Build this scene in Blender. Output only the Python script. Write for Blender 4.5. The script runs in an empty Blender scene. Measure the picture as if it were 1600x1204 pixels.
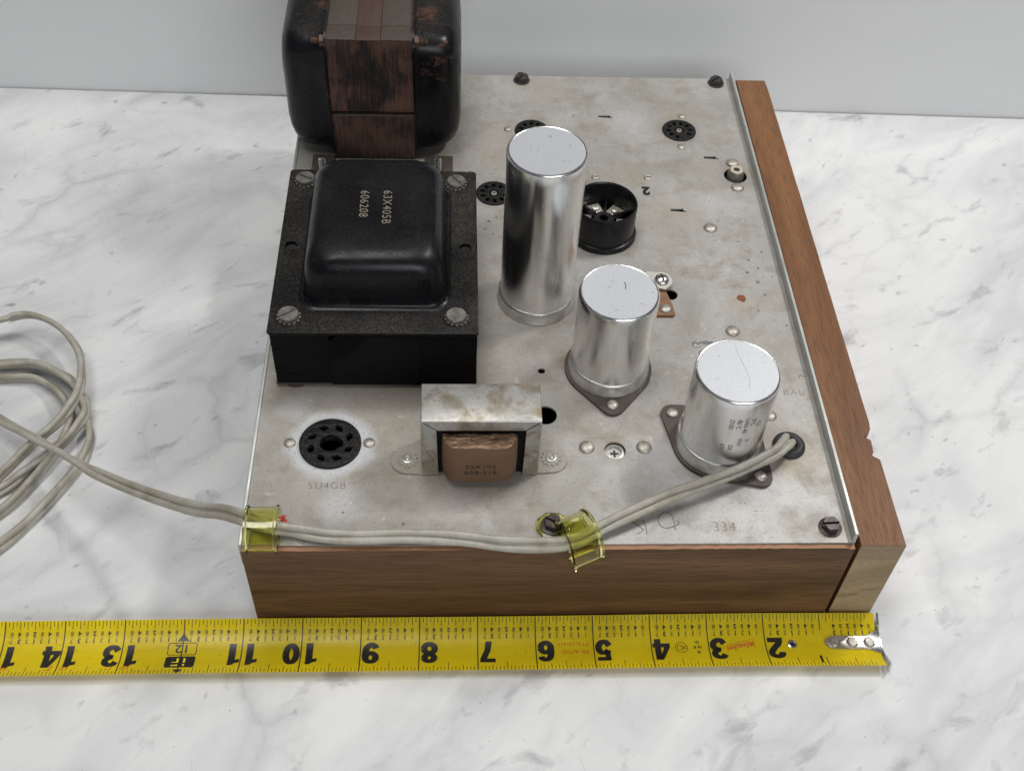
import bpy, bmesh, math, random
from mathutils import Vector, Matrix
R = math.radians
MM = 0.001
rng = random.Random(7)
scene = bpy.context.scene
C = scene.collection

# ------------------------------------------------------------------ camera
cam_d = bpy.data.cameras.new('camera'); cam = bpy.data.objects.new('camera', cam_d); C.objects.link(cam)
cam_d.sensor_fit = 'HORIZONTAL'; cam_d.sensor_width = 36.0; cam_d.lens = 36.0*1775.09/1600.0
cam_d.dof.use_dof = True; cam_d.dof.focus_distance = 0.53; cam_d.dof.aperture_fstop = 30.0
cam_d.clip_start = 0.01; cam_d.clip_end = 50
def set_camera(pos, yaw, pitch, roll):
    f = Vector((math.sin(yaw)*math.cos(pitch), math.cos(yaw)*math.cos(pitch), math.sin(pitch)))
    r = Vector((math.cos(yaw), -math.sin(yaw), 0)); u = r.cross(f)
    r2 = r*math.cos(roll)+u*math.sin(roll); u2 = -r*math.sin(roll)+u*math.cos(roll)
    m = Matrix((r2, u2, -f)).transposed().to_4x4(); m.translation = Vector(pos)*MM
    cam.matrix_world = m
set_camera((85.34, -250.34, 450.83), 0.0798, -0.8599, 0.0625)
scene.camera = cam

# ------------------------------------------------------------------ light
w = bpy.data.worlds.new('World'); scene.world = w; w.use_nodes = True
bg = w.node_tree.nodes['Background']; bg.inputs[0].default_value = (0.96, 0.98, 1.0, 1); bg.inputs[1].default_value = 0.11
def area(name, loc, target, sx, sy, power, col=(1,1,1)):
    d = bpy.data.lights.new(name, 'AREA'); d.shape = 'RECTANGLE'; d.size = sx; d.size_y = sy; d.energy = power; d.color = col
    o = bpy.data.objects.new(name, d); C.objects.link(o); o.location = loc
    o.rotation_euler = (Vector(target)-Vector(loc)).to_track_quat('-Z', 'Y').to_euler()
    return o
area('bench_lamp', (0.56, 0.34, 0.74), (0.2, 0.1, 0.0), 0.13, 0.07, 2.6, (1.0, 0.985, 0.96))
area('ceiling_panel', (-0.15, 0.25, 1.7), (0.1, 0.1, 0.0), 1.2, 0.35, 14.5, (1.0, 0.99, 0.97))
area('front_fill', (0.55, -1.5, 1.0), (0.1, 0.2, 0.05), 1.3, 0.6, 14.5, (0.95, 0.98, 1.0))  # unseen soft fill added to brighten the wall and front faces
scene.view_settings.view_transform = 'Standard'; scene.view_settings.look = 'None'
scene.view_settings.exposure = 0.0; scene.view_settings.gamma = 1.0
scene.view_settings.use_curve_mapping = False

# ------------------------------------------------------------------ material helpers
class NT:
    def __init__(s, name):
        s.m = bpy.data.materials.new(name); s.m.use_nodes = True
        s.t = s.m.node_tree; s.n = s.t.nodes; s.l = s.t.links
        s.b = s.n['Principled BSDF']; s.co = None
    def link(s, a, b): s.l.new(a, b)
    def set(s, inp, v):
        i = s.b.inputs[inp]
        if hasattr(v, 'is_linked') or hasattr(v, 'links'): s.l.new(v, i)
        else: i.default_value = (*v, 1) if isinstance(v, tuple) and len(v) == 3 else v
    def coord(s, scale=(1,1,1), rot=(0,0,0), loc=(0,0,0)):
        if s.co is None: s.co = s.n.new('ShaderNodeTexCoord')
        m = s.n.new('ShaderNodeMapping'); s.link(s.co.outputs['Object'], m.inputs[0])
        m.inputs['Scale'].default_value = scale; m.inputs['Rotation'].default_value = rot; m.inputs['Location'].default_value = loc
        return m.outputs[0]
    def streak(s, along, across, deg, loc=(0, 0, 0), axis=2):
        v = s.coord((1, 1, 1), (0, 0, 0), loc); m = s.n.new('ShaderNodeMapping'); m.vector_type = 'TEXTURE'; s.link(v, m.inputs[0])
        rot = [0, 0, 0]; rot[axis] = R(deg); m.inputs['Rotation'].default_value = rot
        m.inputs['Scale'].default_value = (along, across, 1) if axis == 2 else (along, 1, across)
        return m.outputs[0]
    def noise(s, scale, detail=4, rough=0.55, dist=0.0, vec=None):
        n = s.n.new('ShaderNodeTexNoise'); s.link(vec if vec is not None else s.coord(), n.inputs['Vector'])
        n.inputs['Scale'].default_value = scale; n.inputs['Detail'].default_value = detail
        n.inputs['Roughness'].default_value = rough; n.inputs['Distortion'].default_value = dist
        return n.outputs[0]
    def vor(s, scale, vec=None, feature='F1', out='Distance', rnd=1.0):
        n = s.n.new('ShaderNodeTexVoronoi'); n.feature = feature
        s.link(vec if vec is not None else s.coord(), n.inputs['Vector']); n.inputs['Scale'].default_value = scale
        n.inputs['Randomness'].default_value = rnd
        return n.outputs[out]
    def ramp(s, fac, stops, interp='LINEAR'):
        n = s.n.new('ShaderNodeValToRGB'); s.link(fac, n.inputs[0]); e = n.color_ramp.elements; n.color_ramp.interpolation = interp
        while len(e) < len(stops): e.new(0.5)
        for k, (p, c) in enumerate(stops):
            e[k].position = p; e[k].color = (c, c, c, 1) if not isinstance(c, tuple) else (*c, 1)
        return n.outputs[0]
    def mix(s, fac, a, b, mode='MIX'):
        n = s.n.new('ShaderNodeMix'); n.data_type = 'RGBA'; n.blend_type = mode
        for i, v in ((0, fac), (6, a), (7, b)):
            if hasattr(v, 'links'): s.link(v, n.inputs[i])
            else: n.inputs[i].default_value = v if i == 0 else (*v, 1)
        return n.outputs[2]
    def math(s, op, a, b=0.0, clamp=False):
        n = s.n.new('ShaderNodeMath'); n.operation = op; n.use_clamp = clamp
        for i, v in ((0, a), (1, b)):
            if hasattr(v, 'links'): s.link(v, n.inputs[i])
            else: n.inputs[i].default_value = v
        return n.outputs[0]
    def bump(s, h, strength=0.3, dist=0.0005):
        n = s.n.new('ShaderNodeBump'); s.link(h, n.inputs['Height']); n.inputs['Strength'].default_value = strength; n.inputs['Distance'].default_value = dist
        s.link(n.outputs[0], s.b.inputs['Normal']); return n
    def blob(s, x, y, r0, r1, z=57.4, wob=0.0, ws=150):
        """1 inside r0 mm, 0 outside r1 mm of a point, with a wobbly border"""
        v = s.n.new('ShaderNodeVectorMath'); v.operation = 'DISTANCE'
        if s.co is None: s.co = s.n.new('ShaderNodeTexCoord')
        s.link(s.co.outputs['Object'], v.inputs[0]); v.inputs[1].default_value = (x*MM, y*MM, z*MM)
        d = v.outputs['Value']
        if wob: d = s.math('ADD', d, s.math('MULTIPLY', s.math('SUBTRACT', s.noise(ws, 4), 0.5), wob*MM))
        n = s.n.new('ShaderNodeMapRange'); s.link(d, n.inputs[0])
        n.inputs[1].default_value = r0*MM; n.inputs[2].default_value = r1*MM; n.inputs[3].default_value = 1; n.inputs[4].default_value = 0
        return n.outputs[0]
    def normal_z(s):
        g = s.n.new('ShaderNodeNewGeometry'); x = s.n.new('ShaderNodeSeparateXYZ'); s.link(g.outputs['Normal'], x.inputs[0]); return x.outputs[2]

def simple(name, col, rough=0.5, metal=0.0, var=0.12, scale=300, bump=0.0, spec=None):
    t = NT(name); n = t.noise(scale, 5, 0.6)
    t.set('Base Color', t.mix(n, tuple(c*(1-var*2) for c in col), tuple(min(1, c*(1+var*2)) for c in col)))
    t.set('Roughness', t.ramp(t.noise(scale*0.6, 4), [(0.3, max(0, rough-0.08)), (0.7, min(1, rough+0.1))])); t.set('Metallic', metal)
    if spec is not None: t.set('Specular IOR Level', spec)
    if bump: t.bump(t.noise(scale*2, 4), bump, 0.0003)
    return t.m

M = {}
def make_materials():
    # marble counter
    t = NT('marble')
    v1 = t.streak(1.7, 0.8, 40)
    def warped(base, amt, sc):
        n = t.n.new('ShaderNodeTexNoise'); t.link(t.coord(), n.inputs['Vector']); n.inputs['Scale'].default_value = sc; n.inputs['Detail'].default_value = 5; n.inputs['Roughness'].default_value = 0.6
        v = t.n.new('ShaderNodeVectorMath'); v.operation = 'MULTIPLY_ADD'; t.link(n.outputs['Color'], v.inputs[0]); v.inputs[1].default_value = (amt, amt, 0); t.link(base, v.inputs[2]); return v.outputs[0]
    cloud = t.noise(12, 6, 0.62, 0.8, v1)
    col = t.mix(t.ramp(cloud, [(0.34, 1.0), (0.60, 0.0)]), (0.725, 0.725, 0.722), (0.545, 0.55, 0.568))
    m1 = t.ramp(t.noise(11, 3, 0.5, 0, t.coord(loc=(3, 1, 0))), [(0.47, 0.0), (0.68, 1.0)])
    e1 = t.vor(13, warped(t.streak(1.35, 0.85, 40), 0.055, 12), 'DISTANCE_TO_EDGE')
    col = t.mix(t.math('MULTIPLY', t.ramp(e1, [(0.0, 1.0), (0.014, 0.6), (0.075, 0.0)]), t.math('MULTIPLY', m1, 0.46)), col, (0.31, 0.31, 0.33))
    m2 = t.ramp(t.noise(19, 3, 0.5, 0, t.coord(loc=(7, 4, 0))), [(0.44, 0.0), (0.66, 1.0)])
    e2 = t.vor(27, warped(t.streak(1.7, 0.7, 38, (4, 4, 0)), 0.03, 25), 'DISTANCE_TO_EDGE')
    col = t.mix(t.math('MULTIPLY', t.ramp(e2, [(0.0, 1.0), (0.03, 0.35), (0.09, 0.0)]), t.math('MULTIPLY', m2, 0.24)), col, (0.36, 0.35, 0.355))
    sm_ = t.noise(40, 5, 0.62, 0.5, t.streak(1.5, 0.7, 36, (2, 9, 0)))
    col = t.mix(t.math('MULTIPLY', t.ramp(sm_, [(0.585, 0.0), (0.70, 1.0)]), 0.62), col, (0.29, 0.285, 0.30))
    sp = t.noise(105, 4, 0.55, 0.3, t.streak(1.35, 0.85, 32))
    col = t.mix(t.math('MULTIPLY', t.ramp(sp, [(0.655, 0.0), (0.75, 1.0)]), 0.65), col, (0.22, 0.20, 0.21))
    cr = t.noise(520, 2, 0.5, 0.0, t.coord(loc=(5, 5, 0))); col = t.mix(t.math('MULTIPLY', t.ramp(cr, [(0.745, 0.0), (0.765, 1.0)]), 0.75), col, (0.14, 0.12, 0.10))
    scr = t.noise(38, 2, 0.4, 0.2, t.streak(0.055, 1.6, 14))
    col = t.mix(t.math('MULTIPLY', t.ramp(scr, [(0.72, 0.0), (0.74, 1.0)]), 0.25), col, (0.42, 0.41, 0.40))
    t.set('Base Color', col); t.set('Roughness', t.ramp(t.noise(40, 4), [(0.3, 0.36), (0.7, 0.50)])); t.set('Specular IOR Level', 0.36)
    t.bump(t.noise(500, 3), 0.05, 0.0002); M['marble'] = t.m
    # wall board
    t = NT('wall_paint')
    n = t.noise(7, 4, 0.5)
    t.set('Base Color', t.mix(n, (0.70, 0.702, 0.708), (0.74, 0.742, 0.746)))
    t.set('Roughness', 0.5); t.bump(t.noise(700, 3), 0.04, 0.0002); M['wall'] = t.m
    # dull plated steel
    t = NT('plated_steel')
    a = t.noise(22, 6, 0.62, 0.5); b = t.noise(75, 6, 0.65, 0.3, t.coord(loc=(1, 2, 0)))
    col = t.mix(t.ramp(a, [(0.36, 0.0), (0.66, 1.0)]), (0.345, 0.328, 0.296), (0.48, 0.472, 0.452))
    col = t.mix(t.math('MULTIPLY', t.ramp(b, [(0.48, 0.0), (0.72, 1.0)]), 0.75), col, (0.26, 0.215, 0.16))
    # clean pale halo round the rectifier socket, dirty ground near the transformers
    halo = t.blob(32.3, 53.5, 15.5, 20.5, wob=9, ws=110)
    dirt = t.blob(52, 100, 45, 105, wob=30, ws=45)
    col = t.mix(t.math('MULTIPLY', dirt, 0.55), col, (0.34, 0.30, 0.25))
    col = t.mix(t.math('MULTIPLY', halo, 0.85), col, (0.60, 0.61, 0.63))
    for (x, y, r, k, c) in [(233, 45, 16, 0.45, (0.42, 0.33, 0.24)), (225, 55, 12, 0.3, (0.42, 0.36, 0.28)), (200, 205, 26, 0.35, (0.43, 0.38, 0.31)),
                         (222, 245, 14, 0.3, (0.45, 0.40, 0.33)), (178, 240, 12, 0.28, (0.45, 0.39, 0.31)), (110, 262, 24, 0.4, (0.41, 0.34, 0.26)),
                         (140, 316, 20, 0.3, (0.44, 0.39, 0.31)), (215, 290, 16, 0.2, (0.5, 0.43, 0.32)), (150, 80, 20, 0.25, (0.40, 0.35, 0.28)),
                         (226, 140, 9, 0.3, (0.47, 0.33, 0.22)), (70, 20, 25, 0.25, (0.42, 0.38, 0.32)), (20, 90, 14, 0.3, (0.40, 0.35, 0.29))]:
        col = t.mix(t.math('MULTIPLY', t.blob(x, y, r*0.3, r, wob=r*1.1, ws=70), k), col, c)
    for (x, y, r) in [(100, 45, 12), (180, 45, 18), (40, 22, 12), (15, 74, 10), (218, 30, 14), (185, 288, 24), (225, 215, 16)]:
        col = t.mix(t.math('MULTIPLY', t.blob(x, y, r*0.3, r, wob=r*1.1, ws=80), 0.5), col, (0.57, 0.575, 0.58))
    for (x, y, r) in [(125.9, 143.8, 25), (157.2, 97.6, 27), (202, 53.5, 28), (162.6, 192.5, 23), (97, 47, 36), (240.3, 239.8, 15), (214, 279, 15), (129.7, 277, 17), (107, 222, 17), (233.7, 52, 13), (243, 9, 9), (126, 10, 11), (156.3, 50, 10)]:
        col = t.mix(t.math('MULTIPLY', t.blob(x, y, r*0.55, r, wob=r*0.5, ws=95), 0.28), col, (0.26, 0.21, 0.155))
    # the pale bluish streak at the back, freckles, scratches
    fre = t.noise(900, 2, 0.5); col = t.mix(t.math('MULTIPLY', t.ramp(fre, [(0.60, 0.0), (0.72, 1.0)]), 0.5), col, (0.24, 0.175, 0.12))
    fr2 = t.noise(260, 3, 0.5, 0, t.coord(loc=(4, 4, 1))); col = t.mix(t.math('MULTIPLY', t.ramp(fr2, [(0.70, 0.0), (0.76, 1.0)]), 0.6), col, (0.25, 0.21, 0.17))
    pl = t.noise(240, 3, 0.5, 0, t.coord(loc=(9, 1, 1))); col = t.mix(t.math('MULTIPLY', t.ramp(pl, [(0.68, 0.0), (0.75, 1.0)]), 0.4), col, (0.72, 0.71, 0.69))
    sc = t.noise(60, 3, 0.5, 0, t.coord((1, 14, 1))); col = t.mix(t.math('MULTIPLY', t.ramp(sc, [(0.58, 0.0), (0.8, 1.0)]), 0.18), col, (0.62, 0.615, 0.60))
    gr = t.noise(1500, 3, 0.6); col = t.mix(t.ramp(gr, [(0.3, 0.22), (0.62, 0.0)]), col, (0.15, 0.13, 0.11))
    t.set('Base Color', col); t.set('Metallic', 0.25)
    t.set('Roughness', t.ramp(b, [(0.3, 0.40), (0.7, 0.62)])); t.bump(t.mix(0.4, t.noise(1200, 4), t.noise(25, 3)), 0.16, 0.0003); M['plate'] = t.m
    # rail: bare sheared sheet
    M['rail'] = simple('rail_steel', (0.46, 0.47, 0.45), 0.42, 0.45, 0.12, 120, 0.05)
    # aluminium can: side, top, ring
    t = NT('can_side')
    st = t.noise(160, 5, 0.6, 0, t.coord((1, 1, 0.05))); ma = t.noise(90, 4, 0.6, 0.3)
    t.set('Base Color', t.mix(t.ramp(ma, [(0.55, 0.0), (0.8, 0.5)]), (0.80, 0.80, 0.795), (0.52, 0.51, 0.49)))
    t.set('Metallic', 1.0); t.set('Roughness', t.math('ADD', t.ramp(st, [(0.25, 0.11), (0.75, 0.30)]), t.math('MULTIPLY', ma, 0.10)))
    t.bump(t.mix(0.55, st, t.noise(45, 4)), 0.20, 0.0005); M['can'] = t.m
    t = NT('can_top')
    n = t.noise(1500, 3, 0.7); sp = t.noise(330, 4, 0.5, 0, t.coord(loc=(1, 1, 3)))
    col = t.mix(n, (0.40, 0.41, 0.43), (0.70, 0.71, 0.735)); col = t.mix(t.math('MULTIPLY', t.ramp(sp, [(0.66, 0.0), (0.73, 1.0)]), 0.7), col, (0.2, 0.19, 0.19))
    lt = t.noise(60, 4, 0.6); col = t.mix(t.math('MULTIPLY', lt, 0.3), col, (0.66, 0.68, 0.74))
    t.set('Base Color', col); t.set('Metallic', 0.55); t.set('Roughness', 0.5); t.bump(n, 0.25, 0.0002); M['can_top'] = t.m
    t = NT('can_ring'); n = t.noise(120, 5, 0.6)
    t.set('Base Color', t.mix(t.ramp(n, [(0.45, 0.0), (0.75, 1.0)]), (0.72, 0.72, 0.70), (0.42, 0.39, 0.34))); t.set('Metallic', 0.9)
    t.set('Roughness', 0.36); t.bump(t.noise(800, 3), 0.08, 0.0002); M['ring'] = t.m
    M['nickel'] = simple('nickel_rivet', (0.42, 0.39, 0.345), 0.48, 0.75, 0.3, 400, 0.3)
    M['steel'] = simple('bright_steel', (0.72, 0.72, 0.71), 0.22, 1.0, 0.06, 300)
    M['old_screw'] = simple('grimy_screw', (0.20, 0.19, 0.17), 0.42, 0.6, 0.3, 450, 0.35)
    M['dull_zinc'] = simple('dull_zinc', (0.50, 0.49, 0.45), 0.40, 0.6, 0.15, 400, 0.15)
    M['dark_screw'] = simple('dark_screw', (0.055, 0.045, 0.042), 0.38, 0.45, 0.25, 500, 0.2)
    # phenolic
    M['wafer'] = simple('dark_phenolic', (0.065, 0.047, 0.038), 0.5, 0, 0.25, 250, 0.12)
    M['wafer_tan'] = simple('tan_phenolic', (0.23, 0.115, 0.055), 0.5, 0, 0.2, 250, 0.12)
    M['bakelite'] = simple('black_bakelite', (0.008, 0.008, 0.009), 0.28, 0, 0.25, 300, 0.05, 0.35)
    t = NT('dusty_bakelite'); d = t.noise(700, 4, 0.7)
    t.set('Base Color', t.mix(t.ramp(d, [(0.45, 0.0), (0.75, 1.0)]), (0.006, 0.006, 0.007), (0.045, 0.04, 0.033))); t.set('Specular IOR Level', 0.2); t.set('Roughness', 0.55); t.bump(d, 0.2, 0.0002); M['dusty'] = t.m
    M['rubber'] = simple('black_rubber', (0.028, 0.028, 0.03), 0.6, 0, 0.3, 300, 0.3)
    M['dusty_core'] = simple('dusty_core_top', (0.062, 0.047, 0.036), 0.7, 0, 0.25, 500, 0.3)
    M['hole_shade'] = simple('hole_shade_black', (0.012, 0.012, 0.013), 0.7)  # near-black puts the shade inside holes and chassis into the colour
    # black enamel with settled dust on its upward faces
    def enamel(name, dustk, rustk, rough, spec):
        t = NT(name); up = t.ramp(t.normal_z(), [(0.80, 0.0), (1.0, 1.0)])
        d = t.noise(1100, 3, 0.7); pd = t.noise(35, 4, 0.6)
        dust = t.math('MULTIPLY', t.math('MULTIPLY', up, t.ramp(d, [(0.42, 0.1), (0.68, 1.0)])), t.ramp(pd, [(0.30, 0.25), (0.7, 1.0)]))
        col = t.mix(t.math('MULTIPLY', dust, dustk), (0.0045, 0.0045, 0.006), (0.13, 0.112, 0.088))
        sg = t.noise(28, 6, 0.7, 0.6, t.coord(loc=(8, 3, 2))); col = t.mix(t.math('MULTIPLY', t.ramp(sg, [(0.56, 0.0), (0.74, 1.0)]), 0.10), col, (0.14, 0.13, 0.13))
        fl_ = t.noise(1500, 2, 0.5, 0, t.coord(loc=(1, 7, 2))); col = t.mix(t.math('MULTIPLY', t.ramp(fl_, [(0.70, 0.0), (0.76, 1.0)]), 0.35), col, (0.30, 0.27, 0.23))
        if rustk:
            rn = t.noise(48, 7, 0.72, 0.3, t.coord(loc=(2, 5, 3))); rm = t.ramp(rn, [(0.575, 0.0), (0.635, 1.0)])
            rm = t.math('MULTIPLY', rm, t.ramp(t.noise(420, 4, 0.7), [(0.38, 0.2), (0.55, 1.0)]))
            col = t.mix(t.math('MULTIPLY', rm, rustk), col, t.mix(t.noise(300, 3), (0.075, 0.030, 0.016), (0.13, 0.066, 0.042)))
        t.set('Base Color', col)
        t.set('Roughness', t.math('ADD', t.math('MULTIPLY', dust, 0.35), t.ramp(t.noise(34, 6, 0.7, 0.5), [(0.32, rough-0.08), (0.68, rough+0.16)])))
        t.set('Specular IOR Level', spec); t.bump(t.mix(0.6, d, t.noise(40, 3)), 0.10, 0.0003); return t.m
    M['bell'] = enamel('black_enamel_bell', 0.06, 0.0, 0.27, 0.26)
    M['flange'] = enamel('dusty_enamel_flange', 0.6, 0.0, 0.42, 0.14)
    M['bell_rust'] = enamel('rusty_enamel_bell', 0.45, 0.8, 0.25, 0.26)
    M['lam'] = simple('black_lamination', (0.0045, 0.0045, 0.005), 0.45, 0.0, 0.4, 200, 0.1, 0.12)
    t = NT('black_tape'); n = t.noise(55, 4, 0.6, 1.5)
    t.set('Base Color', t.mix(t.noise(300), (0.008, 0.008, 0.009), (0.014, 0.014, 0.014))); t.set('Specular IOR Level', 0.16); t.set('Roughness', 0.24); t.bump(n, 0.5, 0.001); M['black_tape'] = t.m
    # rusty laminations of the big core: streaks along the sheets
    def rusty(name, vec_scale):
        t = NT(name); s1 = t.noise(180, 6, 0.65, 0.2, t.coord(vec_scale)); s2 = t.noise(40, 5, 0.6, 0.4)
        f = t.math('ADD', t.math('MULTIPLY', s1, 0.40), t.math('MULTIPLY', s2, 0.62))
        col = t.ramp(f, [(0.40, (0.009, 0.007, 0.007)), (0.47, (0.034, 0.018, 0.014)), (0.53, (0.088, 0.043, 0.030)), (0.68, (0.15, 0.078, 0.056))])
        t.set('Base Color', col); t.set('Roughness', 0.55); t.set('Metallic', 0.1); t.bump(s1, 0.4, 0.0004); return t.m
    M['rust_lam'] = rusty('rusty_lamination', (4.5, 0.45, 0.45))
    t = NT('brown_paper_tape'); s = t.noise(220, 5, 0.6, 0, t.coord((1.5, 0.2, 0.2)))
    t.set('Base Color', t.mix(s, (0.042, 0.022, 0.015), (0.080, 0.043, 0.029))); t.set('Roughness', 0.6); t.bump(s, 0.2, 0.0003); M['paper_tape'] = t.m
    # choke
    t = NT('tinned_stained'); a = t.noise(55, 5, 0.6, 1.2); b = t.noise(140, 5, 0.65, 0.6, t.coord(loc=(3, 3, 3)))
    col = t.mix(t.ramp(a, [(0.42, 0.0), (0.56, 1.0)]), (0.30, 0.265, 0.205), (0.45, 0.44, 0.41))
    col = t.mix(t.math('MULTIPLY', t.ramp(b, [(0.53, 0.0), (0.66, 1.0)]), 0.75), col, (0.22, 0.15, 0.085))
    fr = t.noise(700, 3, 0.6); col = t.mix(t.math('MULTIPLY', t.ramp(fr, [(0.62, 0.0), (0.72, 1.0)]), 0.6), col, (0.15, 0.11, 0.07))
    t.set('Base Color', col); t.set('Metallic', 0.6); t.set('Roughness', t.ramp(b, [(0.3, 0.28), (0.7, 0.5)])); t.bump(t.mix(0.5, a, fr), 0.15, 0.0004); M['tinned'] = t.m
    t = NT('kraft_paper'); n = t.noise(120, 5, 0.6, 0, t.coord((0.4, 0.4, 2)))
    t.set('Base Color', t.mix(n, (0.115, 0.057, 0.030), (0.195, 0.108, 0.062))); t.set('Roughness', 0.62); t.bump(n, 0.15, 0.0003); M['kraft'] = t.m
    t = NT('coil_fibre'); n = t.noise(420, 4, 0.7, 0.8, t.coord((0.35, 1.6, 1)))
    t.set('Base Color', t.ramp(n, [(0.36, (0.05, 0.026, 0.014)), (0.5, (0.25, 0.15, 0.088)), (0.66, (0.50, 0.35, 0.23))])); t.set('Roughness', 0.85); t.bump(n, 0.9, 0.001); M['fibre'] = t.m
    # walnut, grain along x (front) / y (side)
    def walnut(name, sc, dark, mid, light, fine):
        t = NT(name); g = t.noise(55, 6, 0.62, 0.9, t.coord(sc)); f = t.noise(1100, 4, 0.7, 0.1, t.coord(fine))
        f2 = t.noise(16, 4, 0.5, 0.6, t.coord(tuple(0.7*q for q in sc)))
        col = t.ramp(g, [(0.30, dark), (0.50, mid), (0.72, light)])
        col = t.mix(t.math('MULTIPLY', t.ramp(f, [(0.36, 1.0), (0.52, 0.0)]), 0.55), col, tuple(c*0.38 for c in dark))
        col = t.mix(t.math('MULTIPLY', t.ramp(f2, [(0.45, 0.0), (0.68, 1.0)]), 0.4), col, dark)
        t.set('Base Color', col); t.set('Roughness', t.ramp(f, [(0.3, 0.6), (0.7, 0.42)])); t.set('Specular IOR Level', 0.35); t.bump(f, 0.35, 0.0003); return t.m
    M['walnut_x'] = walnut('walnut_front', (0.12, 1, 1.1), (0.058, 0.027, 0.0135), (0.118, 0.058, 0.028), (0.190, 0.098, 0.048), (0.035, 1, 1))
    M['walnut_y'] = walnut('walnut_side', (1.1, 0.10, 1), (0.125, 0.052, 0.021), (0.215, 0.096, 0.038), (0.285, 0.138, 0.060), (1, 0.06, 1))
    t = NT('poplar_end'); g = t.noise(45, 5, 0.55, 0.5, t.streak(2.2, 0.7, -28, axis=1)); f = t.noise(900, 3, 0.6); k = t.noise(80, 4, 0.6, 0.6, t.streak(2.6, 0.5, -20, (2, 2, 5), 1))
    col = t.ramp(g, [(0.3, (0.23, 0.165, 0.09)), (0.6, (0.38, 0.285, 0.16)), (0.8, (0.43, 0.325, 0.18))])
    col = t.mix(t.math('MULTIPLY', t.ramp(k, [(0.60, 0.0), (0.70, 1.0)]), 0.7), col, (0.115, 0.075, 0.045))
    col = t.mix(t.ramp(f, [(0.3, 0.35), (0.55, 0.0)]), col, (0.16, 0.12, 0.075))
    t.set('Base Color', col); t.set('Roughness', 0.75); t.bump(f, 0.35, 0.0004); M['poplar'] = t.m
    M['veneer_edge'] = simple('veneer_edge', (0.33, 0.165, 0.088), 0.6, 0, 0.2, 200, 0.2)
    M['strip_end'] = simple('solid_strip_end', (0.27, 0.20, 0.12), 0.75, 0, 0.16, 500, 0.3)
    # plastics
    t = NT('grey_cord'); n = t.noise(70, 5, 0.65, 0.3); s = t.noise(700, 3, 0.6)
    col = t.mix(t.ramp(n, [(0.38, 0.0), (0.68, 1.0)]), (0.42, 0.40, 0.345), (0.28, 0.25, 0.195))
    col = t.mix(t.math('MULTIPLY', t.ramp(s, [(0.62, 0.0), (0.72, 1.0)]), 0.5), col, (0.14, 0.10, 0.07))
    g = t.noise(140, 4, 0.6, 0, t.coord(loc=(2, 8, 2))); col = t.mix(t.math('MULTIPLY', t.ramp(g, [(0.66, 0.0), (0.76, 1.0)]), 0.5), col, (0.20, 0.15, 0.11))
    t.set('Base Color', col); t.set('Roughness', 0.42); t.bump(t.mix(0.5, s, n), 0.12, 0.0003); M['cord'] = t.m
    t = NT('yellow_clear'); t.set('Base Color', (0.995, 0.985, 0.50)); t.set('Roughness', 0.05); t.set('Transmission Weight', 1.0); t.set('IOR', 1.40)
    t.bump(t.noise(110, 3, 0.5, 0.6), 0.15, 0.0006); M['clamp'] = t.m
    t = NT('tape_yellow'); n = t.noise(55, 4, 0.6); s = t.noise(500, 3, 0.6)
    col = t.mix(n, (0.93, 0.75, 0.016), (0.97, 0.82, 0.025)); col = t.mix(t.math('MULTIPLY', t.ramp(s, [(0.66, 0.0), (0.74, 1.0)]), 0.5), col, (0.32, 0.19, 0.02))
    t.set('Base Color', col); t.set('Roughness', t.ramp(n, [(0.3, 0.26), (0.7, 0.36)])); t.set('Specular IOR Level', 0.5); t.bump(t.noise(30, 3), 0.1, 0.0006); M['tape'] = t.m
    M['ink'] = simple('black_ink', (0.018, 0.016, 0.014), 0.38, 0, 0.2)
    M['ink_red'] = simple('red_ink', (0.62, 0.14, 0.02), 0.38, 0, 0.1)
    M['ink_cream'] = simple('cream_ink', (0.20, 0.18, 0.13), 0.6, 0, 0.5, 700)
    M['stamp'] = simple('stamped_groove', (0.20, 0.165, 0.125), 0.6, 0.2, 0.3, 600)
    M['faint'] = simple('faint_groove', (0.36, 0.34, 0.30), 0.55, 0.2, 0.2, 600)
    M['pencil'] = simple('graphite', (0.12, 0.12, 0.13), 0.4, 0.2, 0.3, 600)
    M['red_paint'] = simple('red_paint', (0.55, 0.03, 0.025), 0.4, 0, 0.2, 300, 0.2)
    M['rust'] = simple('rust_flake', (0.23, 0.065, 0.025), 0.7, 0, 0.35, 500, 0.5)
    M['ceramic'] = simple('ivory_insulator', (0.50, 0.43, 0.33), 0.5, 0, 0.15, 500)
    M['solder'] = simple('solder_contact', (0.66, 0.63, 0.57), 0.36, 0.6, 0.2, 600, 0.3)
    M['smudge'] = simple('grey_smudge', (0.17, 0.175, 0.185), 0.5, 0.2, 0.25, 400)
make_materials()

# ------------------------------------------------------------------ object helpers
def mesh_from_bm(name, bm, mat, smooth=35):
    me = bpy.data.meshes.new(name)
    bmesh.ops.recalc_face_normals(bm, faces=bm.faces)
    bmesh.ops.scale(bm, vec=(MM, MM, MM), verts=bm.verts)
    bm.to_mesh(me); bm.free()
    if smooth:
        for p in me.polygons: p.use_smooth = True
        me.set_sharp_from_angle(angle=R(smooth))
    for m in (mat if isinstance(mat, (list, tuple)) else [mat]): me.materials.append(M[m])
    return me
def obj(name, bm, mat, parent=None, smooth=35, loc=None, rot=None, label=None, kind=None):
    me = bm if isinstance(bm, bpy.types.Mesh) else mesh_from_bm(name, bm, mat, smooth)
    o = bpy.data.objects.new(name, me); C.objects.link(o)
    if parent is not None: o.parent = parent
    if loc is not None: o.location = Vector(loc)*MM
    if rot is not None: o.rotation_euler = rot
    if label: o['label'] = label
    if kind: o['kind'] = kind
    return o
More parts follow.
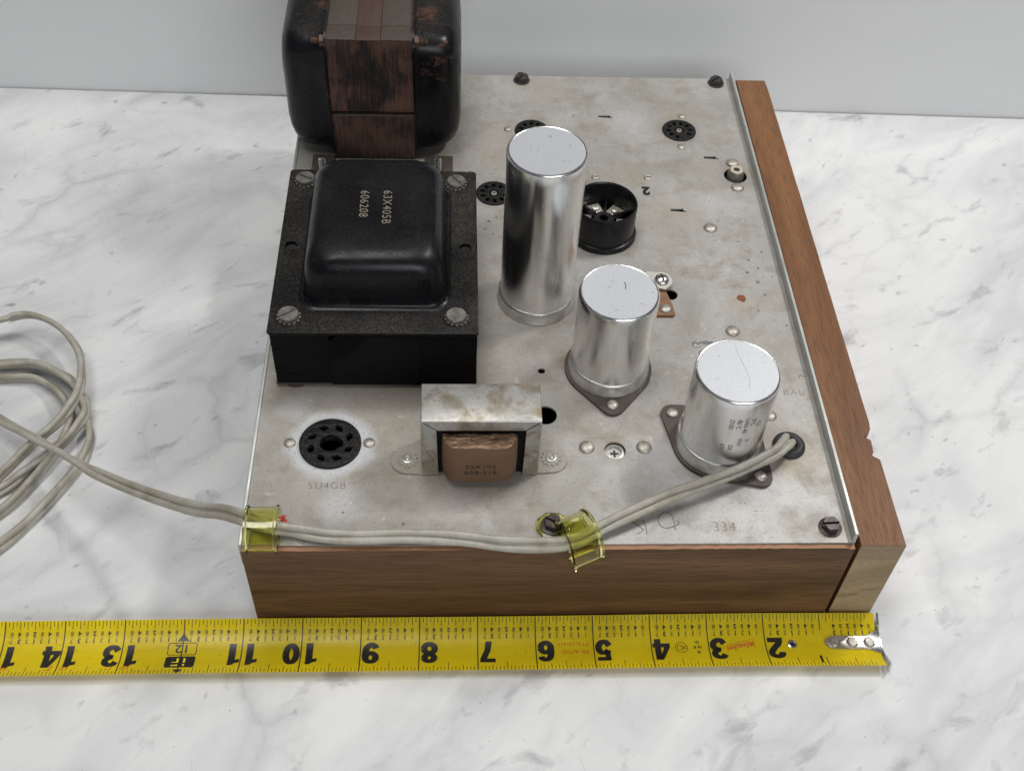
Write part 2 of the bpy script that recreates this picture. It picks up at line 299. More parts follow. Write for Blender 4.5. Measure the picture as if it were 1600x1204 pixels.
def thing(name, label, cat, loc=(0, 0, 0), group=None):
    o = bpy.data.objects.new(name, None); C.objects.link(o); o.location = Vector(loc)*MM; o.empty_display_size = 0.02
    o['label'] = label; o['category'] = cat
    if group: o['group'] = group
    return o
def join(bms):
    out = bmesh.new()
    for b in bms:
        me = bpy.data.meshes.new('tmp'); b.to_mesh(me); b.free(); out.from_mesh(me); bpy.data.meshes.remove(me)
    return out
def box(x0, x1, y0, y1, z0, z1, bev=0.0, seg=2):
    bm = bmesh.new(); bmesh.ops.create_cube(bm, size=1.0)
    for v in bm.verts: v.co = Vector((x0+(v.co.x+.5)*(x1-x0), y0+(v.co.y+.5)*(y1-y0), z0+(v.co.z+.5)*(z1-z0)))
    if bev: bmesh.ops.bevel(bm, geom=bm.edges[:], offset=bev, segments=seg, affect='EDGES', profile=0.5)
    return bm
def lathe(prof, n=48, c=(0, 0, 0)):
    bm = bmesh.new(); rings = []
    for r, z in prof:
        if r < 1e-6: rings.append([bm.verts.new((c[0], c[1], c[2]+z))])
        else: rings.append([bm.verts.new((c[0]+r*math.cos(2*math.pi*k/n), c[1]+r*math.sin(2*math.pi*k/n), c[2]+z)) for k in range(n)])
    for a, b in zip(rings, rings[1:]):
        for k in range(n):
            k2 = (k+1) % n
            f = [a[k % len(a)], a[k2 % len(a)], b[k2 % len(b)], b[k % len(b)]]
            u = []
            for v in f:
                if v not in u: u.append(v)
            if len(u) > 2: bm.faces.new(u)
    return bm
def rrect(cx, cy, hx, hy, r, n=8):
    pts = []
    for sx, sy, a0 in ((1, 1, 0), (-1, 1, 90), (-1, -1, 180), (1, -1, 270)):
        for k in range(n+1):
            a = R(a0+90*k/n); pts.append((cx+sx*(hx-r)+r*math.cos(a), cy+sy*(hy-r)+r*math.sin(a)))
    return pts
def loft(sections, cap0=True, cap1=True):
    """sections: list of (list of 2d points, z)"""
    bm = bmesh.new(); rings = [[bm.verts.new((x, y, z)) for x, y in pts] for pts, z in sections]
    n = len(rings[0])
    for a, b in zip(rings, rings[1:]):
        for k in range(n): bm.faces.new((a[k], a[(k+1) % n], b[(k+1) % n], b[k]))
    if cap0: bm.faces.new(rings[0][::-1])
    if cap1: bm.faces.new(rings[-1])
    return bm
def prism(poly, z0, z1): return loft([(poly, z0), (poly, z1)])
def circ(x, y, r, n=32, sx=1, sy=1, rot=0): return [(x+r*sx*math.cos(2*math.pi*k/n+rot), y+r*sy*math.sin(2*math.pi*k/n+rot)) for k in range(n)]
def hull(pts):
    pts = sorted(set(pts)); cr = lambda o, a, b: (a[0]-o[0])*(b[1]-o[1])-(a[1]-o[1])*(b[0]-o[0])
    def half(p):
        h = []
        for q in p:
            while len(h) > 1 and cr(h[-2], h[-1], q) <= 0: h.pop()
            h.append(q)
        return h[:-1]
    return half(pts)+half(pts[::-1])
def curve_mesh(cu):
    o = bpy.data.objects.new('tmp', cu); C.objects.link(o)
    dg = bpy.context.evaluated_depsgraph_get(); me = bpy.data.meshes.new_from_object(o.evaluated_get(dg))
    bpy.data.objects.remove(o); bm = bmesh.new(); bm.from_mesh(me); bpy.data.meshes.remove(me); bpy.data.curves.remove(cu); return bm
def plate2d(outer, holes, z0, z1, bev=0.0):
    cu = bpy.data.curves.new('tmp', 'CURVE'); cu.dimensions = '2D'; cu.fill_mode = 'BOTH'
    for pts in [outer]+holes:
        s = cu.splines.new('POLY'); s.points.add(len(pts)-1); s.use_cyclic_u = True
        for p, q in zip(s.points, pts): p.co = (q[0], q[1], 0, 1)
    cu.extrude = (z1-z0)/2-bev; cu.bevel_depth = bev; cu.bevel_resolution = 1; cu.offset = -bev
    bm = curve_mesh(cu); bmesh.ops.remove_doubles(bm, verts=bm.verts, dist=1e-4)
    for v in bm.verts: v.co.z += (z0+z1)/2
    return bm
def text(s, size, offset=0.0, align='CENTER', xs=1.0, shear=0.0, spacing=1.0):
    """flat text in the xy plane, size = cap height in mm"""
    cu = bpy.data.curves.new('tmp', 'FONT'); cu.body = s; cu.align_x = align; cu.align_y = 'BOTTOM_BASELINE'
    cu.size = 1.0; cu.offset = offset; cu.shear = shear; cu.space_character = spacing; cu.resolution_u = 4; cu.fill_mode = 'FRONT'
    bm = curve_mesh(cu); k = size/0.70
    for v in bm.verts: v.co = Vector((v.co.x*k*xs, v.co.y*k, 0))
    return bm
def xform(bm, m):
    for v in bm.verts: v.co = m @ v.co
    return bm
def place(bm, x, y, z, rot=0.0): return xform(bm, Matrix.Translation((x, y, z)) @ Matrix.Rotation(rot, 4, 'Z'))
def catmull(P, n=10):
    out = []
    for i in range(len(P)-1):
        p0, p1, p2, p3 = P[max(i-1, 0)], P[i], P[i+1], P[min(i+2, len(P)-1)]
        for k in range(n):
            t = k/n
            out.append(tuple(0.5*((2*b)+(c-a)*t+(2*a-5*b+4*c-d)*t*t+(3*b-a-3*c+d)*t**3) for a, b, c, d in zip(p0, p1, p2, p3)))
    out.append(tuple(P[-1])); return out
def sweep(path, prof, twists=None, close=True):
    bm = bmesh.new(); rings = []
    for i, p in enumerate(path):
        a = Vector(path[max(i-1, 0)][:3]); b = Vector(path[min(i+1, len(path)-1)][:3]); T = (b-a).normalized()
        ref = Vector((0, 0, 1)) if abs(T.z) < 0.97 else Vector((0, 1, 0))
        S = T.cross(ref).normalized(); U = S.cross(T); tw = twists[i] if twists else 0
        c, s = math.cos(tw), math.sin(tw)
        rings.append([bm.verts.new(Vector(p[:3])+S*(x*c-y*s)+U*(x*s+y*c)) for x, y in prof])
    n = len(prof)
    for a, b in zip(rings, rings[1:]):
        for k in range(n if close else n-1): bm.faces.new((a[k], a[(k+1) % n], b[(k+1) % n], b[k]))
    if close: bm.faces.new(rings[0][::-1]); bm.faces.new(rings[-1])
    return bm
def tube(pts, r, n=10): return sweep(pts, [(r*math.cos(2*math.pi*k/n), r*math.sin(2*math.pi*k/n)) for k in range(n)])
def dome(r, h, n=24, lip=0.25, z=0):
    prof = [(r, z), (r, z+lip)]
    for k in range(1, 6):
        a = R(90*k/5); prof.append((r*math.cos(a) if k < 5 else 0, z+lip+(h-lip)*math.sin(a)))
    return lathe(prof, n)

ZP = 57.4      # top of the chassis plate, mm

# ------------------------------------------------------------------ setting
o = obj('countertop', box(-900, 1100, -700, 388, -30, 0), 'marble', kind='structure', smooth=0)
wall = box(-900, 1100, 0, 16, -30, 150); xform(wall, Matrix.Translation((0, 388, 0)) @ Matrix.Rotation(-0.0262, 4, 'Z'))
for v in wall.verts: v.co.z += 0
o = obj('back_wall', wall, 'wall', kind='structure', smooth=0)
o = bpy.data.objects['countertop']
for v in o.data.vertices:
    if v.co.y > 0.3: v.co.y = 0.388 - 0.0262*v.co.x - 0.0010

# ------------------------------------------------------------------ amplifier chassis
amp = thing('amplifier', 'old tube amplifier chassis with black transformers, silver cans and walnut trim on marble', 'amplifier')

def ring_holes(cx, cy, r, n, skip, rot, sx, sy):
    out = []
    for k in range(n):
        if k in skip: continue
        a = rot+2*math.pi*k/n; ca, sa = math.cos(a), math.sin(a)
        pts = rrect(0, 0, sx, sy, min(sx, sy)*0.45, 3)
        out.append([(cx+r*ca+px*ca-py*sa, cy+r*sa+px*sa+py*ca) for px, py in pts])
    return out
slots = [(172.9, 291.9, 0), (229.1, 255.4, 0), (204.9, 210.5, 0)]
holes = [circ(32.3, 53.5, 12.6, 40), circ(126.6, 70, 5.3, 32), circ(126.3, 96.4, 1.7, 20), circ(156.3, 50.2, 4.7, 28), circ(240.3, 239.6, 6.3, 32),
         circ(233.7, 52.2, 5.0, 28), circ(214.1, 279, 8.6, 36), circ(129.7, 277.1, 8.6, 36), circ(107.1, 222, 8.6, 36), circ(192.6, 146.8, 3.7, 28), circ(162.6, 192.5, 12, 32)]
for x, y, a in slots: holes.append([(x-4.1, y-0.9), (x+3.6, y-1.5), (x+4.2, y-1.0), (x+4.2, y+1.2), (x-4.1, y+1.0)])
plate = obj('top_plate', plate2d([(0.4, 2.0), (251.0, 2.0), (251.0, 331.0), (0.4, 331.0)], holes, ZP-1.2, ZP, 0.12), 'plate', amp, 0, label='dull grey stained steel top plate with sockets and rivets')
obj('edge_lip', box(-1.2, 0.35, 2.0, 331, ZP-14, ZP+0.7, 0.3), 'rail', amp)
obj('chassis_wall', join([box(-0.9, 0.3, 12, 330.5, 0.5, ZP-1.4), box(1, 250, 329.6, 330.8, 0.5, ZP-1.4), box(250.2, 251.2, 12, 330, 0.5, ZP-1.4)]), 'rail', amp, smooth=0)
obj('chassis_floor', box(0.5, 250, 12, 329, 0.5, 2.0), 'hole_shade', amp, smooth=0)
rail = loft([([(251.1, 3.0), (252.6, 3.0), (252.6, 331.5), (251.1, 331.5)], ZP-14), ([(251.1, 3.0), (252.6, 3.0), (252.6, 331.5), (251.1, 331.5)], ZP+4.6),
             ([(251.3, 3.2), (252.4, 3.2), (252.4, 331.3), (251.3, 331.3)], ZP+4.85)])
obj('side_rail', rail, 'rail', amp, smooth=30)
# front panel: slightly ragged veneer edge along its top
bm = bmesh.new(); nx = 130; top = []; bot = []; topb = []; botb = []
for k in range(nx+1):
    x = 0.0+252.2*k/nx; z = 56.35+rng.uniform(-.22, .18) - (0.8 if k in (nx-1, nx) else 0)
    top.append(bm.verts.new((x, 0.0+rng.uniform(-.04, .04), z))); topb.append(bm.verts.new((x, 9.0, z)))
    bot.append(bm.verts.new((x, 0, 0.2))); botb.append(bm.verts.new((x, 9.0, 0.2)))
for k in range(nx):
    f1 = bm.faces.new((bot[k], bot[k+1], top[k+1], top[k])); f2 = bm.faces.new((top[k], top[k+1], topb[k+1], topb[k])); f2.material_index = 1
    bm.faces.new((botb[k+1], botb[k], topb[k], topb[k+1])); bm.faces.new((bot[k+1], bot[k], botb[k], botb[k+1]))
bm.faces.new((bot[0], top[0], topb[0], botb[0])).material_index = 1; bm.faces.new((bot[-1], botb[-1], topb[-1], top[-1])).material_index = 1
obj('front_panel', bm, ['walnut_x', 'veneer_edge'], amp, smooth=25, label='dark walnut front panel with horizontal grain')
# side board with the chipped outer edge
out = [(254.4, 0.6), (273.4, 0.4)]
prof = [(44.5, 273.4), (45.4, 273.0), (46.6, 271.0), (47.6, 270.4), (49.2, 271.3), (52, 271.6), (55.6, 271.8), (56.6, 271.0), (57.2, 269.2), (58.0, 269.4), (59.6, 271.6), (62, 272.9), (66, 273.5)]
out += [(x, y) for y, x in prof]
for y in range(80, 330, 12): out.append((273.4+rng.uniform(-.12, .12), y))
out += [(272.9, 330.2), (255.3, 330.2)]
bm = loft([(out, 0.2), (out, ZP-11), (out, ZP-0.4), ([(x+(0.25 if x < 260 else -0.25), y+(0.25 if y < 5 else (-0.25 if y > 300 else 0))) for x, y in out], ZP-0.1)])
for f in bm.faces:
    n = f.normal; f.normal_update(); c = f.calc_center_median()
    if abs(f.normal.y) > 0.9 and c.y < 2: f.material_index = 2 if c.z > ZP-11 else 1
obj('side_board', bm, ['walnut_y', 'poplar', 'strip_end'], amp, smooth=20, label='walnut veneered side board with pale end grain and a chipped edge')

# rivets, screws, eyelets
rivet_me = mesh_from_bm('rivet', dome(2.5, 1.35), 'nickel')
def rivet(x, y, r=2.5, z=ZP, parent=amp, mat=None):
    o = obj('rivet', rivet_me, None, parent, loc=(x, y, z)); k = r/2.5; o.scale = (k, k, k*0.95); o.rotation_euler = (0, 0, rng.uniform(0, 6)); return o
for x, y, r in [(14.8, 54.2, 2.6), (49.1, 54.2, 2.6), (144, 51.6, 3.4), (169.2, 51.6, 3.4), (219.9, 121.8, 3.4), (228.8, 69.4, 2.8), (217.6, 292.6, 2.3), (213.6, 264.2, 2.3),
                (116.3, 278.5, 2.3), (142.5, 276, 2.3), (220, 196, 3.6), (240.2, 250.2, 3.6), (239.8, 229.2, 3.6), (155, 292, 1.2)]: rivet(x, y, r)
eye_me = mesh_from_bm('eyelet', lathe([(1.0, -0.8), (1.0, 0.5), (1.4, 0.75), (2.0, 0.45), (2.2, 0)], 24), 'nickel')
for x, y in [(162.6, 236.9), (191.4, 236.8), (201, 113.3), (248, 93)]:
    o = obj('eyelet', eye_me, None, amp, loc=(x, y, ZP))
    o.scale = (1.0, 1.0, 1.0) if x < 240 else (.7, .7, .6)
def slotted_head(r, h, hexa, sw=1.1, sd=1.2):
    """screw head with a cut slot: a hexagonal or round prism carried as two halves over a core"""
    n = 6 if hexa else 32; parts = []
    base = lathe([(0, 0), (r, 0), (r, h-sd), (0, h-sd)], n); parts.append(base)
    for s in (1, -1):
        pts = []
        full = circ(0, 0, r, n if n > 6 else 6)
        # clip polygon to y*s > sw/2
        m = len(full)
        for k in range(m):
            a, b = full[k], full[(k+1) % m]; ia, ib = a[1]*s > sw/2, b[1]*s > sw/2
            if ia: pts.append(a)
            if ia != ib:
                t = (s*sw/2-a[1])/(b[1]-a[1]); pts.append((a[0]+t*(b[0]-a[0]), s*sw/2))
        inn = [(x*0.93, s*sw/2+(y-s*sw/2)*0.93) for x, y in pts]
        parts.append(loft([(pts, h-sd-0.02), (pts, h-0.35), (inn, h)], cap0=False))
    return join(parts)
hex_me = mesh_from_bm('screw', join([slotted_head(3.9, 3.6, True), lathe([(4.9, 0), (4.9, 0.5), (3.2, 0.9), (0, 0.9)], 24)]), 'dark_screw', 25)
for x, y, a in [(126.5, 10.3, -25), (243, 9.4, 3), (125.8, 326.0, 65), (242.4, 326.0, 40)]:
    obj('screw', hex_me, None, amp, loc=(x, y, ZP+(1.2 if (x, y) == (126.5, 10.3) else 0.0)), rot=(0, 0, R(a)), label='dark hex head slotted screw')

# octal rectifier socket
def octal(cx, cy):
    hl = []
    for k in range(8):
        a = R(22+45*k); px, py = cx+8.7*math.cos(a), cy+8.7*math.sin(a); pts = []
        for q in range(16):
            b = 2*math.pi*q/16; rr = 1.45+(1.0 if q in (0, 8) else (0.35 if q in (1, 7, 9, 15) else 0))
            c = a+R(60)+b; pts.append((px+rr*math.cos(c), py+rr*math.sin(c)))
        hl.append(pts)
    key = [(cx+(4.5+(1.1 if q in (0, 1, 23) else 0))*math.cos(2*math.pi*q/24+R(-2)), cy+(4.5+(1.1 if q in (0, 1, 23) else 0))*math.sin(2*math.pi*q/24+R(-2))) for q in range(24)]
    return plate2d(circ(cx, cy, 13.4, 64), hl+[key], ZP-3.0, ZP+1.3, 0.2)
obj('tube_socket', octal(32.3, 53.5), 'dusty', amp, label='round black eight pin tube socket above the stamped 5U4GB')
def noval(cx, cy, rot, full=True):
    hl = ring_holes(cx, cy, 6.3, 10 if full else 9, (0,) if full else (), rot, 1.35, 1.0)+[circ(cx, cy, 2.6, 20)]
    return plate2d(circ(cx, cy, 9.6, 48), hl, ZP-2.2, ZP+0.8, 0.15)
for (cx, cy, ro, lb) in [(214.1, 279, -70, 'black nine pin socket near the back right corner'), (129.7, 277.1, 200, 'black nine pin socket half hidden behind the tall can'), (107.1, 222, 20, 'black nine pin socket beside the front transformer')]:
    s = obj('tube_socket', noval(cx, cy, R(ro)), 'dusty', amp, label=lb)
    obj('center_pin', lathe([(1.7, -3), (1.7, 0.5), (1.3, 0.9), (0.7, 0.9), (0.7, -1), (0, -1)], 20, (cx, cy, ZP)), 'nickel', s)

# lanced slots: little raised lip beside each
for x, y, a in slots:
    obj('slot_lip', xform(box(2.6, 4.4, -0.7, 0.7, -0.6, 0.5, 0.2), Matrix.Translation((x, y, ZP))), 'rail', amp)

# adjuster screw in its hole
adj = obj('adjuster_screw', join([lathe([(4.4, -4), (4.4, -1.5), (3.2, -1.2), (3.0, -2.6), (0, -2.6)], 28, (156.3, 50.2, ZP))]), 'dull_zinc', amp, label='cross slotted adjuster sunk in a round hole')
obj('recess_shade', join([box(154.4, 158.2, 49.75, 50.65, ZP-2.6, ZP-2.45), box(155.85, 156.75, 48.3, 52.1, ZP-2.62, ZP-2.44)]), 'ink', adj, smooth=0)  # black bars painted for the shade in the cross slot

# electrolytic cans
def can(cx, cy, r, h, seedz, wafer_ears=None, label=''):
    zb = ZP+(1.8 if wafer_ears else 0.2); H = ZP+h-zb
    dents = [(rng.uniform(0, 6.28), rng.uniform(0.15, 0.8)*H, rng.uniform(0.1, 0.28), rng.uniform(4, 8)) for _ in range(7)]
    prof = [(r+0.15, 5.0)]+[(r, 5.0+(H-6.2)*k/14) for k in range(1, 15)]+[(r-0.1, H-0.75), (r-0.4, H-0.25), (r-0.7, H), (r-1.0, H-0.03), (r-1.2, H-0.16)]
    bm = lathe(prof, 72)
    for v in bm.verts:
        a = math.atan2(v.co.y, v.co.x); q = 0
        for da, dz, amp_, w_ in dents:
            dd = (((a-da+math.pi) % (2*math.pi)-math.pi)*r)**2+(v.co.z-dz)**2
            q += amp_*math.exp(-dd/(2*w_*w_))
        rr = math.hypot(v.co.x, v.co.y)
        if v.co.z < H-1: v.co.x *= 1-q/rr; v.co.y *= 1-q/rr
    o = obj('capacitor_can', xform(bm, Matrix.Translation((cx, cy, zb))), 'can', amp, 40, label=label)
    bm = lathe([(0, H-0.28), (r*0.3, H-0.26), (r*0.7, H-0.22), (r-1.2, H-0.16)], 72, (cx, cy, zb)); obj('can_top', bm, 'can_top', o)
    obj('base_ring', lathe([(r-0.4, 7.0), (r+0.35, 6.8), (r+0.75, 6.2), (r+0.8, 5.5), (r+0.85, 1.2), (r+1.25, 0.6), (r+1.3, 0.0)], 72, (cx, cy, zb)), 'ring', o, 50)
    if wafer_ears:
        pts = circ(cx, cy, r+2.6, 48)
        for ex, ey, er in wafer_ears: pts += circ(ex, ey, er, 16)
        wf = obj('mounting_wafer', prism(hull(pts), ZP+0.05, ZP+1.7), 'wafer', o, 30)
        for ex, ey, er in wafer_ears: rivet(ex, ey, 2.7, ZP+1.7, o)
    return o
tall = can(125.9, 143.8, 17.7, 89.5, 1, None, 'tall silver capacitor can')
mid = can(157.2, 97.6, 17.6, 50.4, 2, [(157.1, 74.3, 5.4), (157.3, 121, 5.4)], 'short silver capacitor can in the middle with plain side')
small = can(202.0, 53.5, 17.8, 49.0, 3, [(183.8, 69.6, 5.2), (217.8, 34.6, 5.2)], 'short silver capacitor can at the front with stamped lettering')
# stamped lettering wrapped round the front can
def wrap_text(s, cx, cy, r, ang, z, size):
    bm = text(s, size, 0.0, 'LEFT', 0.95)   # reads down the can, letter tops to the right
    for v in bm.verts:
        tx, ty = v.co.x, v.co.y; a = ang+ty/r
        v.co = Vector((cx+r*math.cos(a), cy+r*math.sin(a), z-tx))
    return bm
lines = []
for k, (s, z) in enumerate([('D101', 96), ('-86°C', 97), ('UAN 40', 97), ('SFC', 96), ('CE', 93)]): lines.append(wrap_text(s, 202, 53.5, 17.93, R(-103+10*k), z, 2.1))
for k, (s, z) in enumerate([('632', 80), ('250', 80), ('450V', 84), ('25', 83)]): lines.append(wrap_text(s, 202, 53.5, 17.93, R(-107+11*k), z, 1.9))
M['embossed'] = simple('embossed_metal', (0.30, 0.295, 0.285), 0.4, 0.7, 0.3, 500)
obj('stamped_lettering', join(lines), 'embossed', small, 0)
obj('stamped_lettering', place(join([place(tube([(-4, 3, 0), (-4.3, -1.5, 0), (2, -1.7, 0)], 0.09, 6), 0, 0, 0), place(tube([(-1, 2.6, 0), (-1.6, -1.5, 0)], 0.09, 6), 0, 0, 0)]), 123, 143.5, ZP+89.28), 'dull_zinc', tall)
obj('scratch', tube([(203, 70, ZP+48.8), (203.4, 63, ZP+48.78), (205, 56, ZP+48.78), (206, 49, ZP+48.78), (205, 44, ZP+48.8)], 0.07, 6), 'faint', small)
obj('scratch', tube([(160, 103.5, ZP+50.2), (160.2, 101, ZP+50.2), (159.9, 99.4, ZP+50.2)], 0.22, 6), 'pencil', mid)

# bare socket cup
cup_c = (162.6, 192.5)
cup = obj('socket_cup', lathe([(17.6, 0.05), (17.6, 1.6), (17.0, 2.6), (16.0, 2.9), (16.1, 4.2), (16.2, 19.6), (15.9, 20.2), (15.2, 20.2), (14.9, 19.8), (14.7, 4.5), (0, 4.5)], 64, (cup_c[0], cup_c[1], ZP)), 'bakelite', amp, label='open black bakelite cup with metal contacts inside')
obj('center_boss', lathe([(5.6, 4.5), (5.4, 9.2), (4.9, 9.6), (2.4, 9.6), (2.2, 5)], 32, (cup_c[0], cup_c[1], ZP)), 'dusty', cup)
for k in range(6):
    a = R(20+60*k)
    obj('rib', xform(box(5.2, 14.8, -0.5, 0.5, 4.4, 10.5, 0.15), Matrix.Translation((cup_c[0], cup_c[1], ZP)) @ Matrix.Rotation(a, 4, 'Z')), 'bakelite', cup)
    b = a+R(30)
    obj('contact', xform(join([box(6.5, 14.2, -3.6, 3.6, 6.6, 7.3, 0.3), lathe([(2.3, 7.2), (2.0, 8.6), (1.0, 8.9), (0.8, 7.6), (0, 7.6)], 16, (10.2, 0, 0))]), Matrix.Translation((cup_c[0], cup_c[1], ZP)) @ Matrix.Rotation(b, 4, 'Z')), 'solder', cup)

# phono jack
jx, jy = 240.3, 239.8
jack = obj('phono_jack', lathe([(4.9, -3), (4.7, -1), (4.5, 0.6), (4.1, 3.4), (3.8, 3.9), (1.5, 3.9), (1.3, 2.5), (0, 2.5)], 32, (jx, jy, ZP)), ['old_screw'], amp, label='small round jack with pale insulator by the side rail')
obj('insulator', lathe([(3.7, 3.8), (3.5, 4.2), (1.75, 4.2), (1.6, 2.4)], 28, (jx, jy, ZP)), 'ceramic', jack)
# rubber grommet for the cord
gprof = [(5.1+2.1*math.cos(a), 0.7+2.1*math.sin(a)) for a in [2*math.pi*k/14 for k in range(15)]]
obj('rubber_grommet', lathe(gprof, 40, (233.7, 52.2, ZP)), 'rubber', amp, 60, label='black rubber grommet where the grey cord enters')
obj('grommet_plug', prism(circ(235.6, 49.0, 2.6, 16, 1, .8), ZP-3, ZP+1.2), 'rubber', amp)

# phenolic ear with rivet, lug and cross head screw behind the middle can
ear = [(180, 131.0), (192.2, 131.0), (193.0, 131.8), (192.6, 138), (189.8, 150.0), (184, 156), (176, 156), (176, 133)]
ft = obj('terminal_strip', prism(ear, ZP+0.05, ZP+1.6), 'wafer_tan', amp, 25, label='tan phenolic ear behind the middle can')
rivet(188.8, 135.2, 3.0, ZP+1.6, ft)
lug = hull(circ(188.6, 152.6, 5.2, 20)+[(178, 152), (181, 158), (190.0, 147.0)])
lg = obj('solder_lug', xform(prism([(x-188, y-152) for x, y in lug], -0.4, 0.5), Matrix.Translation((188, 152, ZP+3.6)) @ Matrix.Rotation(R(7), 4, 'X')), 'dull_zinc', ft, 30)
sc = obj('cross_head_screw', xform(dome(3.7, 2.4, 24), Matrix.Translation((188.6, 152.7, ZP+4.1)) @ Matrix.Rotation(R(6), 4, 'X')), 'steel', ft)
obj('recess_shade', xform(join([box(-1.9, 1.9, -0.42, 0.42, 1.75, 2.5), box(-0.42, 0.42, -1.9, 1.9, 1.74, 2.49)]), Matrix.Translation((188.6, 152.7, ZP+4.1)) @ Matrix.Rotation(R(15), 4, 'Z')), 'ink', ft, 0)  # raised black bars stand for the shade of the cut cross

# ------------------------------------------------------------------ front power transformer
def stack(x0, x1, y0, y1, z0, z1, n, axis, jit=0.22, gap=0.86):
    bms = []
    for k in range(n):
        j = [rng.uniform(-jit, jit*0.3) for _ in range(4)]
        if axis == 'z':
            a = z0+(z1-z0)*k/n; b = a+(z1-z0)/n*gap; bms.append(box(x0-j[0], x1+j[1], y0-j[2], y1+j[3], a, b))
        else:
            a = x0+(x1-x0)*k/n; b = a+(x1-x0)/n*gap; bms.append(box(a, b, y0-j[0], y1+j[1], z0-abs(j[2])*0.5, z1+j[3]))
    return join(bms)
core = join([stack(6.6, 95.9, 86.3, 195, 60.2, 91.4, 46, 'z', 0.12, 0.8), box(7.2, 95.4, 86.8, 194.5, 60.2, 91.3)])
pt = obj('power_transformer', core, 'lam', amp, 0, label='squat black transformer lying flat with 63X405B printed on its cover')
fl = [(6.6, 85.7), (95.0, 85.5), (96.4, 86.8), (96.6, 194.4), (95.2, 195.6), (7.0, 195.8), (5.8, 194.4), (5.6, 86.8)]
obj('flange', plate2d(fl, [circ(11.1, 141, 2.7, 20), circ(91.0, 140.3, 2.7, 20)], 91.8, 93.4, 0.25), 'flange', pt, 30)
for hx, hy in ((11.1, 141), (91.0, 140.3)): obj('hole_floor', prism(circ(hx, hy, 2.9, 16), 91.42, 91.6), 'hole_shade', pt, 0)
bell = []
for ins, z, r in [(-2.6, 93.35, 8), (-1.2, 93.7, 8), (-0.4, 94.6, 8), (0, 96.2, 8.5), (0.7, 103, 9), (1.3, 108.5, 9.5), (2.1, 111.8, 10), (3.4, 114.3, 10.5), (5.3, 116.3, 10.5), (7.6, 117.4, 10), (10.5, 117.9, 9), (16, 118.1, 7)]:
    bell.append((rrect(50.9, 141.0, 31.2-ins, 39.2-ins, r, 8), z))
obj('end_bell', loft(bell, cap0=False), 'bell', pt, 50)
star = []
for k in range(24): star.append((0, 0))
def star_washer(r0, r1, h, n=12):
    pts = []
    for k in range(n*2): 
        rr = r1 if k % 2 else r0
        for d in (-0.3, 0.3): pts.append((rr*math.cos(math.pi*(k+d)/n), rr*math.sin(math.pi*(k+d)/n)))
    return prism(pts, 0, h)
def slotted_dome(r, h):
    base = slotted_head(r, h, False, 1.0, 1.9)
    for v in base.verts:
        rr = math.hypot(v.co.x, v.co.y)
        if v.co.z > h-0.6: v.co.z -= 1.5*(rr/r)**2
    return base
tscrew = mesh_from_bm('screw', slotted_dome(4.5, 3.0), 'old_screw', 45); tw_me = mesh_from_bm('star_washer', star_washer(4.5, 5.3, 0.7, 14), 'old_screw', 0)
for x, y, a in [(14.3, 95.3, 35), (86.8, 95, 80), (13.8, 187, -30), (86.8, 185.8, -55)]:
    s = obj('screw', tscrew, None, pt, loc=(x, y, 94.2), rot=(0, 0, R(a))); obj('star_washer', tw_me, None, pt, loc=(x, y, 93.4), rot=(R(3), R(2), R(a)))
# black tape over the lamination face
bm = bmesh.new(); g = [[None]*13 for _ in range(11)]
for i in range(11):
    for j in range(13):
        x = 31.6+(70.9-31.6)*j/12+(0.6*(i-5)/10 if j in (0, 12) else 0); z = 59.6+(91.3-59.6)*i/10
        g[i][j] = bm.verts.new((x, 85.75-rng.uniform(0, 0.35)*(0 if i in (0, 10) or j in (0, 12) else 1), z))
for i in range(10):
    for j in range(12): bm.faces.new((g[i][j], g[i][j+1], g[i+1][j+1], g[i+1][j]))
bmesh.ops.solidify(bm, geom=bm.faces[:], thickness=0.3)
obj('insulating_tape', bm, 'black_tape', pt, 60)
obj('bottom_flange', box(6.0, 96.2, 86.2, 195.2, 59.0, 59.9, 0.2), 'dusty_core', pt)
obj('bottom_flange', box(20, 84, 100, 184, 50, 59.0, 0.2), 'lam', pt)
for x, y in [(14.3, 91.5), (86.8, 95), (13.8, 187), (86.8, 186)]: obj('foot_nut', lathe([(5.8, 0.05), (5.8, 0.7), (4.4, 0.9), (4.4, 1.7), (0, 1.7)], 6 if x > 50 else 24, (x, y, ZP)), 'wafer', pt)
# printed numbers, reading towards the front
lt = [place(text('63X405B', 3.9, 0.0, 'CENTER', 0.98, 0, 1.12), 54.2, 139.4, 118.16, R(-90)), place(text('606208', 3.9, 0.0, 'CENTER', 0.98, 0, 1.12), 44.0, 141.5, 118.16, R(-90))]
obj('printed_number', join(lt), 'ink_cream', pt, 0, label='cream printed numbers 63X405B and 606208')

